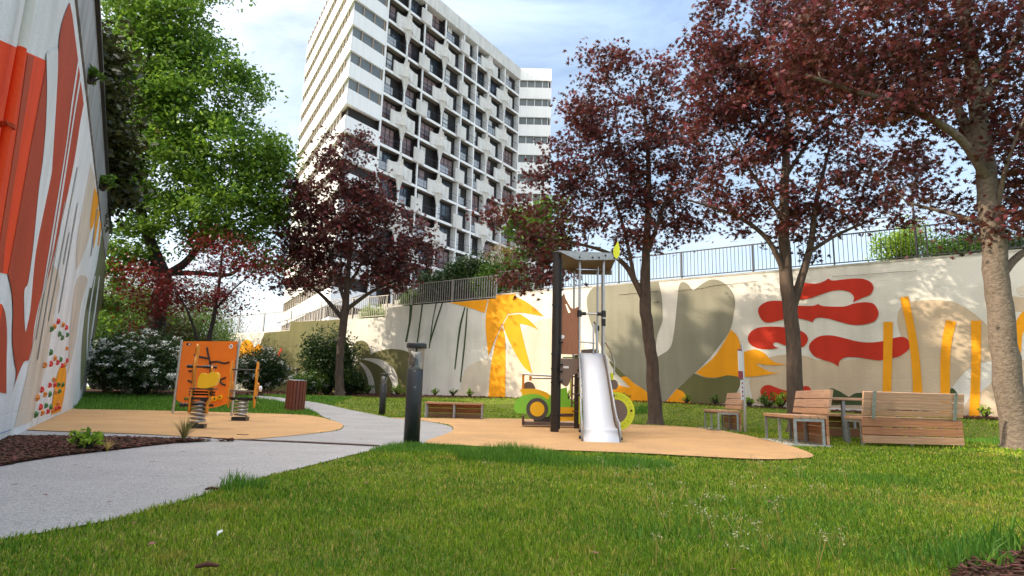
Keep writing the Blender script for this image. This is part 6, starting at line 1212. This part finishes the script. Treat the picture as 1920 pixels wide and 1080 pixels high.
for i, px in enumerate([596, 622, 650, 700, 757, 800, 826, 860, 892, 1000, 1075, 1180, 1293, 1345, 1410, 1440, 1466, 1675, 1700, 1720, 1840]):
    s_ = s_of(px, 745); p = MP + MD * s_ + MN * rng.uniform(0.25, 0.6); z = float(ground(p[0], p[1]))
    big = px in (650, 700, 757, 1675, 1700, 1720, 1440, 1466)
    bush('bed_plant', SEED_LAB[i], (p[0], p[1], z), (0.18, 0.18, 0.16) if not big else (0.32, 0.28, 0.24), 70 if not big else 220, M['leaf_mid'] if i % 2 else M['leaf_lime'], SL, 0.05, cat='plant', group='seedlings along the foot of the mural wall', lobes=3)
# mulch chips
def chips(name, P, L0, m, lift=0.02):
    n = len(P); z = ground(P[:, 0], P[:, 1]) + lift; a = rng.uniform(0, 6.28, n); t = rng.uniform(-0.35, 0.35, n); l_ = L0 * rng.uniform(0.4, 1.3, n); w_ = l_ * rng.uniform(0.2, 0.4, n); th_ = w_ * 0.35
    ax = np.c_[np.cos(a) * np.cos(t), np.sin(a) * np.cos(t), np.sin(t)]; ay = np.c_[-np.sin(a), np.cos(a), rng.uniform(-.3, .3, n)]; az = np.cross(ax, ay); c = np.c_[P, z + rng.uniform(0, 0.02, n)]
    S = np.array([(sx_, sy, sz) for sz in (-1, 1) for sy in (-1, 1) for sx_ in (-1, 1)]) / 2
    V = c[:, None] + S[None, :, 0, None] * (ax * l_[:, None])[:, None] + S[None, :, 1, None] * (ay * w_[:, None])[:, None] + S[None, :, 2, None] * (az * th_[:, None])[:, None]
    Fq = np.array([(0, 2, 3, 1), (4, 5, 7, 6), (0, 1, 5, 4), (2, 6, 7, 3), (0, 4, 6, 2), (1, 3, 7, 5)])[None] + (np.arange(n) * 8)[:, None, None]
    return arr_obj(name, V.reshape(-1, 3), Fq.reshape(-1, 4), m, None, 'stuff')
def fill(poly, n, ymax=60):
    poly = np.asarray(poly)[:, :2]; lo, hi = poly.min(0), poly.max(0); lo = np.maximum(lo, (-14, 1)); hi = np.minimum(hi, (16, ymax)); P = rng.uniform(lo, hi, (n * 6, 2)); return P[inpoly(P, poly)][:n]
chips('bark_mulch_front', fill(BEDL, 9000), 0.055, M['chip']); chips('bark_mulch_corner', fill(BEDC, 1500), 0.04, M['chip']); chips('bark_mulch_wall', fill(BEDR, 9000), 0.10, M['chip']); chips('bark_mulch_shrubs', fill(BEDS, 2500), 0.12, M['chip'])
# seed-head weeds in the lawn
mbw = []; Pw = []
wpx = [(915, 890), (1130, 880), (1145, 905), (1190, 900), (1210, 895), (1250, 905), (1275, 935), (1235, 950), (1290, 985), (1255, 1000), (1315, 990), (1340, 1020), (1370, 1060), (1385, 1000), (1420, 940), (1450, 900), (1465, 985), (1500, 905), (1530, 930), (1560, 935), (1590, 915), (1440, 1040), (1380, 930), (1410, 905), (1230, 1060), (1240, 965), (1405, 870), (1425, 880), (1310, 950), (1340, 975), (1640, 940), (1500, 870), (1570, 1050), (1530, 1070)]
seeds = []; stems = MB()
for (px, py) in wpx:
    b = atz(px, py + 8); 
    for s_ in range(random.randint(2, 4)):
        hh = random.uniform(0.08, 0.15); tip = (b[0] + random.uniform(-.05, .05), b[1] + random.uniform(-.05, .05), hh); stems.tube([(b[0], b[1], 0), tip], 0.0014, 4, caps=False)
        for _ in range(9): seeds.append((tip[0] + random.gauss(0, .013), tip[1] + random.gauss(0, .013), tip[2] + random.gauss(0, .010)))
o = stems.build('weed_stems', M['grassdry']); o['kind'] = 'stuff'
scatter('weed_flowers', SL, np.array(seeds), 0.0055, M['seed'], None, 0.3)
# clover-like broad leaves in the lawn
P = []
for _ in range(70):
    c = (random.uniform(-1.5, 4.5), random.uniform(2.0, 6.5)); 
    for _ in range(14): P.append((c[0] + random.gauss(0, .09), c[1] + random.gauss(0, .09), random.uniform(.03, .06)))
P = np.array(P); P = P[free(P[:, :2])]; scatter('lawn_clover', SL, P, 0.010, M['leaf_mid'], None, 0.8)
P = np.c_[rng.uniform(-2.5, 7.5, 260), rng.uniform(2.2, 12, 260)]; P = P[free(P)]; P3 = np.c_[P, ground(P[:, 0], P[:, 1]) + 0.035]
scatter('fallen_maple_leaves', MLT, P3, 0.018, M['litter'], None, 0.8)
# fallen leaves and twigs
P = np.vstack([fill(PADR, 70, 14), fill(PADL, 45, 16), fill(PATH, 60, 14)]); P3 = np.c_[P, ground(P[:, 0], P[:, 1]) + 0.032]
scatter('fallen_leaves', SL, P3, 0.022, M['litter'], None, 0.92)
for i, (px, py, lab) in enumerate([(388, 1062, 'small piece of bark lying in the near grass'), (397, 917, 'short brown twig on the path edge')]):
    q = atz(px, py, 0.03); t = thing('bark_piece', lab, 'bark', (q[0], q[1], 0.03), 0.3); mb = MB(); mb.tube([(-0.035, 0, 0), (0, 0.006, 0.006), (0.035, -0.004, 0.002)], [0.006, 0.010, 0.005], 6); mb.build('bark', M['chip'], t)
q = atz(412, 1001, 0.04); t = thing('white_petal', 'crumpled white blossom lying in the near grass', 'blossom', (q[0], q[1], 0.045)); P = rng.normal(size=(7, 3)) * 0.006; scatter('petal', SL, P, 0.012, M['petal'], t, 0.5)
# low steel slots set in the left ochre surface
for i, (px, py, lab) in enumerate([(455, 815, 'longest brown slot set into the left ochre play surface, farthest from the mulch'), (385, 820, 'short brown slot in the ochre surface just in front of the nearer rocker'), (413, 822, 'short brown slot at the very front edge of the left ochre surface')]):
    q = atz(px, py, 0.024); mb = MB(); mb.box((0, 0, 0.002), (0.15, 0.02, 0.006)); o = mb.build('ground_slot', M['joint']); o.location = (q[0], q[1], 0.024); tag(o, lab, 'floor slot', 'slots in the left ochre surface')
